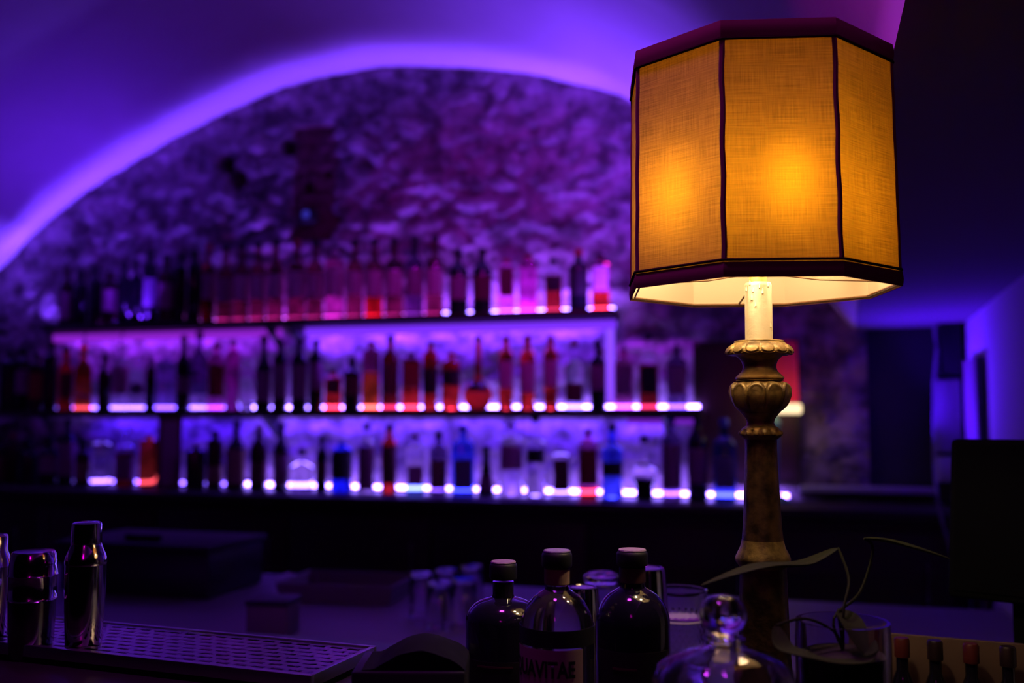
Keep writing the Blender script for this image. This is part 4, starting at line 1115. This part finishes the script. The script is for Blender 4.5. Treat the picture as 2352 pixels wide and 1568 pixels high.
# shakers by the tray end
c = stand(200, 1196, 1.20, RZ); k = 1.20 / F; z = lambda y: zat(c, 200, y) - c.z
e = empty('cocktail_shaker', c)
lathe('body', [(0, 0), (34 * k, 0), (38 * k, .003), (43 * k, z(1400)), (45 * k, z(1330)), (44 * k, z(1296))], polished, e, seg=56)
lathe('shoulder', [(44.5 * k, z(1295)), (46 * k, z(1290)), (44 * k, z(1278)), (38 * k, z(1262)), (34 * k, z(1252)), (33 * k, z(1248))], polished, e, seg=56)
lathe('cap', [(33.5 * k, z(1247)), (34 * k, z(1244)), (33 * k, z(1212)), (32 * k, z(1201)), (27 * k, z(1198)), (0, z(1197))], polished, e, seg=56)
tag(e, 'tall three-piece steel cocktail shaker standing at the drip tray end', 'cocktail shaker')
c = stand(78, 1262, 1.20, RZ); k = 1.20 / F; z = lambda y: zat(c, 78, y) - c.z
e = empty('steel_jug', c)
lathe('body', [(0, 0), (44 * k, 0), (47 * k, .003), (50 * k, z(1400)), (51 * k, z(1376))], pbr('dark_steel', (0.22, 0.21, 0.23), 0.22, metal=1.0), e, seg=56)
lathe('lid', [(51 * k, z(1376)), (53 * k, z(1373)), (51 * k, z(1370)), (51 * k, z(1322)), (53 * k, z(1319)), (51.5 * k, z(1316)), (51 * k, z(1294)), (47 * k, z(1270)), (44 * k, z(1265)), (0, z(1264))], polished, e, seg=56)
tag(e, 'ribbed steel jar with flat lid beside the tall shaker', 'jar')
c = stand(-14, 1224, 1.24, RZ); k = 1.24 / F; z = lambda y: zat(c, -12, y) - c.z
e = empty('cocktail_shaker', c)
lathe('body', [(0, 0), (30 * k, 0), (34 * k, .003), (40 * k, z(1300))], polished, e, seg=40)
lathe('cap', [(40 * k, z(1299)), (38 * k, z(1285)), (30 * k, z(1262)), (30 * k, z(1232)), (26 * k, z(1226)), (0, z(1225))], polished, e, seg=40)
tag(e, 'steel shaker cut off by the picture edge beyond the ribbed jar', 'cocktail shaker')

# black caddy with a folded bar cloth
c = atD(948, 1540, 1.0)
e = empty('bar_caddy', (c.x, c.y, BT + .0003), facing(c) + R(-6))
hh = zat(V((c.x, c.y, 0)), 955, 1518) - BT
k = 1.0 / F
box('tray_box', (252 * k, 0.085, hh), (0, 0, hh / 2), blackplastic, e, 0.003)
N = 22; vs, fs = [], []
for j in range(9):
    for i in range(N + 1):
        u = i / N; v = j / 8
        x = (u - .5) * 230 * k + 10 * k
        hump = max(0, math.sin(pi * min(1, max(0, (u - .12) / .88)))) ** 0.8
        zz = hh + .0005 + 0.024 * hump * (0.75 + .25 * math.sin(pi * v)) + .0015 * noise.noise(V((u * 6, v * 4, 0)))
        vs.append((x, (v - .5) * 0.078, zz))
for j in range(8):
    for i in range(N): fs.append((j * (N + 1) + i, j * (N + 1) + i + 1, (j + 1) * (N + 1) + i + 1, (j + 1) * (N + 1) + i))
n0 = len(vs)
vs += [(x, y, hh + .0003) for x, y, _ in vs[:]]
fs += [tuple(n0 + q for q in reversed(f)) for f in fs[:]]
rim = [i for i in range(N + 1)] + [j * (N + 1) + N for j in range(1, 9)] + [8 * (N + 1) + i for i in range(N - 1, -1, -1)] + [j * (N + 1) for j in range(7, 0, -1)]
for a, b in zip(rim, rim[1:] + rim[:1]): fs.append((a, a + n0, b + n0, b))
tag(e, 'black open caddy box on the bar beside the drip tray', 'caddy')
bc = mesh('bar_cloth', vs, fs, pbr('black_cloth', (0.010, 0.010, 0.014), 0.9, spec=0.1), None, (c.x, c.y, BT + .0003), facing(c) + R(-6))
tag(bc, 'folded black bar cloth lying on the caddy box', 'cloth')

# clutter on the work station
for px, py, w, h in ((955, 1462, 46, 0.11), (1012, 1452, 44, 0.115), (1062, 1446, 46, 0.11), (905, 1462, 40, 0.10)):
    pass
base = None
GL = [(968, 2.55), (1024, 2.62), (1082, 2.68), (1010, 2.42), (1066, 2.47)]
GLW = ['upturned glass nearest the open steel pan in the back pair row', 'upturned glass in the middle of the far row on the work station', 'upturned glass at the lamp end of the far row on the work station',
       'upturned glass at the pan end of the near row on the work station', 'upturned glass nearest the bar bottles on the work station']
for q, (px, D) in enumerate(GL):
    p = atD(px, 1400, D)
    if base is None:
        base = empty('highball_glass', (p.x, p.y, WS + .0003)); o = base
        lathe('bowl', [(.034, 0), (.035, .002), (.031, .105), (.028, .112), (.0, .112), (.0, .1), (.027, .1), (.030, .095), (.033, .0)], cg, o, seg=28)
    else:
        o = base.copy(); COL.objects.link(o); o.location = (p.x, p.y, WS + .0003)
        for ch in base.children:
            d = ch.copy(); COL.objects.link(d); d.parent = o
    tag(o, GLW[q], 'glass', 'upturned glasses on the work station')
p = atD(375, 1350, 3.0)
e = empty('added_ice_bin', (p.x, p.y, WS + .0003), 0)  # bin added so the far end of the worktop reads dark
box('bin', (0.50, 0.30, 0.13), (0, 0, .065), blackplastic, e, .01)
box('lid', (0.52, 0.32, 0.018), (0, 0, .1395), rubber, e, .006)
box('handle', (0.12, 0.02, 0.02), (0, -0.10, .159), rubber, e, .006)
tag(e, 'long black lidded ice bin added to darken the far work station', 'ice bin')
p = atD(628, 1400, 2.35)
e = empty('storage_box', (p.x, p.y, WS + .0003), R(8))
box('body', (0.10, 0.09, 0.075), (0, 0, .0375), pbr('dark_violet_plastic', (0.10, 0.07, 0.10), 0.5), e, .005)
box('lid', (0.106, 0.096, 0.012), (0, 0, .0815), blackplastic, e, .003)
tag(e, 'small dark lidded box on the steel work station', 'box')
p = atD(800, 1400, 2.85)
e = empty('steel_pan', (p.x, p.y, WS + .0003), R(5))
def tray_mesh(w, d, h, t):
    o = [(-w, -d), (w, -d), (w, d), (-w, d)]; vs = []
    for s, zz in ((.94, 0), (1, h), (.97, h), (.91, t)): vs += [(x * s, y * s, zz) for x, y in o]
    fs = [(3, 2, 1, 0)] + [(r * 4 + i, r * 4 + (i + 1) % 4, r * 4 + 4 + (i + 1) % 4, r * 4 + 4 + i) for r in range(3) for i in range(4)] + [(12, 13, 14, 15)]
    return vs, fs
vs, fs = tray_mesh(.17, .12, .05, .004)
mesh('pan', vs, fs, pbr('matt_steel', (0.5, 0.48, 0.5), 0.5), e)
tube('handle', [(-.175, -.04, .045), (-.20, -.04, .05), (-.20, .04, .05), (-.175, .04, .045)], .004, steel, e)
tag(e, 'shallow open steel pan on the work station', 'pan')

# bitters bottles and tan box at the near corner
p0 = atD(2190, 1500, 1.25)
ang = facing(p0)
e = empty('menu_box', (p0.x, p0.y, BT + .0003), ang)
k = 1.25 / F
bh = zat(V((p0.x, p0.y, 0)), 2190, 1466) - BT
box('back_board', (446 * k, 0.008, bh), (0, 0, bh / 2), pbr('tan_card', (0.11, 0.06, 0.045), 0.75), e, .001)
box('base_board', (446 * k, 0.05, 0.008), (0, -0.03, 0.004), pbr('tan_card', (0.11, 0.06, 0.045), 0.75), e, .001)
for s in (-1, 1): box('side_board', (0.006, 0.05, bh * .5), (s * 220 * k, -0.03, bh * .25), pbr('tan_card', (0.11, 0.06, 0.045), 0.75), e, .001)
tag(e, 'tan open-fronted card holder at the bar corner holding small dark bottles', 'holder')
first = None
BW = ['small dark bottle nearest the plant in the tan holder', 'small red-capped dark bottle, second from the plant in the tan holder', 'small dark bottle in the middle of the tan holder',
      'small red-capped dark bottle, fourth from the plant in the tan holder', 'small dark bottle with gold glint at the far end of the tan holder']
for q, px in enumerate((2008, 2082, 2152, 2226, 2300)):
    off = (px - 2190) * k
    v = V((math.cos(ang), math.sin(ang), 0)); f_ = V((math.sin(ang), -math.cos(ang), 0))
    loc = p0 + v * off + f_ * 0.030; loc.z = BT + .0086
    if first is None:
        first = o = empty('bitters_bottle', loc, ang)
        rr = 32 * k * .98
        lathe('glass_body', [(rr * .9, 0), (rr, .003), (rr, bh * .36), (rr * .9, bh * .46), (rr * .6, bh * .58), (rr * .42, bh * .64), (rr * .42, bh * .78)], darkglass, o, seg=28)
        lathe('cap', [(rr * .50, bh * .765), (rr * .54, bh * .77), (rr * .54, bh * .93), (rr * .45, bh * .95), (0, bh * .95)], pbr('dark_cap', (0.02, 0.008, 0.01), 0.4), o, seg=24)
    else:
        o = first.copy(); COL.objects.link(o); o.location = loc
        for ch in first.children:
            d = ch.copy(); COL.objects.link(d); d.parent = o
            if ch.name.startswith('cap') and q in (1, 3):
                d.data = ch.data.copy(); d.data.materials[0] = pbr('dull_red_cap', (0.09, 0.012, 0.012), 0.45)
    tag(o, BW[q], 'bottle', 'bitters bottles in the tan holder')

# leafy plant in a glass jar
pj = atD(1935, 1430, 0.95)
e = empty('potted_plant', (pj.x, pj.y, BT + .0003))
k = 0.95 / F
zj = lambda y: zat(V((pj.x, pj.y, 0)), 1935, y) - BT
jar = lathe('jar', [(0, 0), (.038, 0), (.042, .004), (.044, zj(1470)), (.043, zj(1425)), (.040, zj(1425)), (.040, zj(1470)), (.038, .008), (0, .008)], glass('violet_jar_glass', (0.7, 0.6, 0.9), 0.05), e, seg=40)
lathe('soil', [(0, .0085), (.037, .0085), (.0385, zj(1500)), (.03, zj(1497)), (0, zj(1494))], pbr('soil', (0.03, 0.02, 0.015), 0.95, bump=0.6, bscale=120), e, seg=28)
leafm = pbr('dark_green_leaf', (0.016, 0.016, 0.007), 0.8, spec=0.12, bump=0.1, bscale=60)
def leaf(pts, w):
    P_ = [V(p) - V((pj.x, pj.y, BT + .0003)) for p in pts]
    P_ = catmull(P_, 6); n = len(P_); vs, fs = [], []
    for i, p in enumerate(P_):
        t = (P_[min(i + 1, n - 1)] - P_[max(i - 1, 0)]).normalized()
        side = t.cross(V((0, 0, 1))).normalized()
        nn = side.cross(t).normalized()
        q = i / (n - 1); hw = w * max(0.04, math.sin(pi * q ** 0.8) ** 0.75)
        for s, dz in ((-1, .25), (-.5, .08), (0, -.02), (.5, .08), (1, .25)):
            vs.append(p + side * (s * hw) + nn * (dz * hw))
    m = len(vs)
    vs += [v + V((0, 0, -.0008)) for v in vs]
    for i in range(n - 1):
        for j in range(4):
            a = i * 5 + j; fs.append((a, a + 1, a + 6, a + 5)); fs.append((m + a + 1, m + a, m + a + 5, m + a + 6))
        fs.append((i * 5, i * 5 + 5, m + i * 5 + 5, m + i * 5)); fs.append((i * 5 + 4, m + i * 5 + 4, m + i * 5 + 9, i * 5 + 9))
    fs.append((0, m, m + 4, 4)); 
    return mesh('leaf', vs, fs, leafm, e)
def sp(L, D): return [atD(x, y, d) for (x, y), d in zip(L, D)]
leaf(sp([(1925, 1258), (1850, 1296), (1760, 1302), (1690, 1318), (1610, 1344)], (1.0, .98, .95, .93, .92)), .012)
leaf(sp([(1985, 1236), (2040, 1244), (2110, 1262), (2185, 1284)], (1.0, 1.0, .99, .98)), .010)
leaf(sp([(1782, 1436), (1800, 1488), (1850, 1508), (1920, 1524), (1990, 1516), (2010, 1470)], (.92, .90, .88, .88, .9, .93)), .012)
leaf(sp([(1930, 1400), (1960, 1440), (1985, 1500)], (.96, .94, .92)), .012)
b0 = V((0, 0, zj(1496)))
for L, D in (([(1938, 1400), (1950, 1330), (1925, 1258)], (.95, .97, 1.0)), ([(1915, 1420), (1975, 1360), (2005, 1262), (1985, 1236)], (.95, .98, 1.0, 1.0)), ([(1915, 1450), (1850, 1420), (1782, 1436)], (.95, .94, .92)), ([(1930, 1440), (1925, 1405), (1930, 1400)], (.95, .955, .96))):
    pts = [b0] + [q - V((pj.x, pj.y, BT + .0003)) for q in sp(L, D)]
    tube('stem', catmull(pts, 5), .0014, leafm, e, 6)
tag(e, 'small plant with long dark leaves in a glass jar behind the decanter', 'plant')

# ------------------------------------------------------------------ lights of the room, with added fill lamps
def area(name, loc, target, sx, sy, col, power, spread=180):
    l = bpy.data.lights.new(name, 'AREA'); l.shape = 'RECTANGLE'; l.size = sx; l.size_y = sy
    l.color = col; l.energy = power; l.spread = R(spread)
    o = bpy.data.objects.new(name, l); COL.objects.link(o); o.location = loc
    d = V(target) - V(loc)
    o.rotation_euler = d.to_track_quat('-Z', 'Y').to_euler()
    return o
# uplight profiles lying on the upper shelf, against the stone, shining up into the vault
UPC = (0.135, 0.04, 1.0)
area('uplight_shelf', (-2.3, -0.062, ZT + .03), (-2.3, -0.115, 4.0), 3.0, 0.012, UPC, 5.2, 31)
area('uplight_lamp_side', (-0.60, -0.24, ZT + .02), (-0.70, -0.55, 4.0), 0.6, 0.1, (0.17, 0.04, 1.0), 8, 105)
area('uplight_dim_side', (-3.0, -0.058, ZT + .03), (-3.55, -0.40, 2.80), 0.8, 0.012, (0.13, 0.015, 1.0), 9.0, 140)
area('uplight_shelf_end', (-3.52, -0.058, ZT + .02), (-4.12, -0.17, 2.40), 0.14, 0.012, (0.14, 0.04, 1.0), 1.6, 70)
# added area lamps along the shelves, brightening the stone between the bottles
def wash(px0, px1, z, col, power, y=-0.048, dz=-0.4):
    xa, xb = onY(px0, 900, y).x, onY(px1, 900, y).x
    area('wash_light', ((xa + xb) / 2, y, z), ((xa + xb) / 2, 0.04, z + dz), xb - xa, 0.012, col, power)
wash(704, 1400, ZT - .045, (0.14, 0.03, 1.0), 8)
wash(140, 640, ZT - .045, (0.22, 0.025, 0.9), 3.2)
wash(1420, 1600, ZT - .12, (0.24, 0.02, 0.7), 0.35)
wash(566, 1520, ZM - .045, (0.10, 0.03, 1.0), 7)
wash(216, 560, ZM - .045, (0.06, 0.01, 1.0), 2.2)
wash(1016, 1405, ZT + .03, (0.25, 0.05, 1.0), 5, -0.06, 0.5)
wash(560, 1010, ZT + .03, (0.40, 0.03, 0.9), 1.6, -0.06, 0.5)
# added coloured fill lamps with no visible fixture, for stone, vault, alcove and bar
area('fill_light_magenta', (0.0, -4.9, 2.35), (-1.2, -0.5, 2.0), 0.3, 0.3, (0.75, 0.0, 0.62), 0.75, 120)  # unseen lamp added to fill the bottle labels from the front
area('fill_light_blue', (0.26, -0.16, 1.42), (0.585, -0.42, 1.80), 0.08, 0.08, (0.07, 0.004, 1.0), 4.5, 120)  # added lamp inside the alcove, turns the side wall blue
ml_ = bpy.data.lights.new('fill_spot', 'SPOT'); ml_.energy = 9; ml_.color = (0.8, 0.0, 0.75); ml_.spot_size = R(38); ml_.spot_blend = 0.9; ml_.shadow_soft_size = 0.04  # spot added to tint the vault end beside the lamp
mo = bpy.data.objects.new('fill_spot', ml_); COL.objects.link(mo); mo.location = (-1.1, -3.3, 2.55)
mo.rotation_euler = (V((0.0, -2.6, 2.12)) - V(mo.location)).to_track_quat('-Z', 'Y').to_euler()
sl = bpy.data.lights.new('fill_spot', 'SPOT'); sl.energy = 27; sl.color = (0.62, 0.0, 0.78); sl.spot_size = R(56); sl.spot_blend = 0.8; sl.shadow_soft_size = 0.04  # second added spot, gives the upper stone its purple light
so = bpy.data.objects.new('fill_spot', sl); COL.objects.link(so); so.location = (-0.6, -1.6, 2.72)
so.rotation_euler = (V((-1.2, 0, 2.25)) - V(so.location)).to_track_quat('-Z', 'Y').to_euler()

area('fill_light_violet', (-0.35, -3.2, 2.75), (-0.35, -3.0, 1.0), 0.2, 0.2, (0.62, 0.04, 0.9), 2.6, 100)  # overhead fill added for the stoppers and the bar
w = bpy.data.worlds.new('dark_room'); SC.world = w; w.use_nodes = True
w.node_tree.nodes['Background'].inputs[0].default_value = (0.03, 0.01, 0.06, 1)
w.node_tree.nodes['Background'].inputs[1].default_value = 0.004

# ------------------------------------------------------------------ camera and view
cd = bpy.data.cameras.new('camera'); cam = bpy.data.objects.new('camera', cd); COL.objects.link(cam)
cd.sensor_width = 36.0; cd.sensor_fit = 'HORIZONTAL'; cd.lens = 36.0 * F / 2352
cam.matrix_world = Matrix(((RT.x, UP.x, -FW.x, CAM.x), (RT.y, UP.y, -FW.y, CAM.y), (RT.z, UP.z, -FW.z, CAM.z), (0, 0, 0, 1)))
cd.clip_start = 0.05
cd.dof.use_dof = True; cd.dof.focus_distance = 1.12; cd.dof.aperture_fstop = 2.8
SC.camera = cam
vs_ = SC.view_settings
vs_.view_transform = 'Standard'; vs_.look = 'None'; vs_.exposure = 0.0; vs_.gamma = 1.0; vs_.use_curve_mapping = False
SC.cycles.caustics_reflective = False; SC.cycles.caustics_refractive = False
SC.cycles.sample_clamp_indirect = 6.0
SC.cycles.max_bounces = 14; SC.cycles.transmission_bounces = 12; SC.cycles.transparent_max_bounces = 12
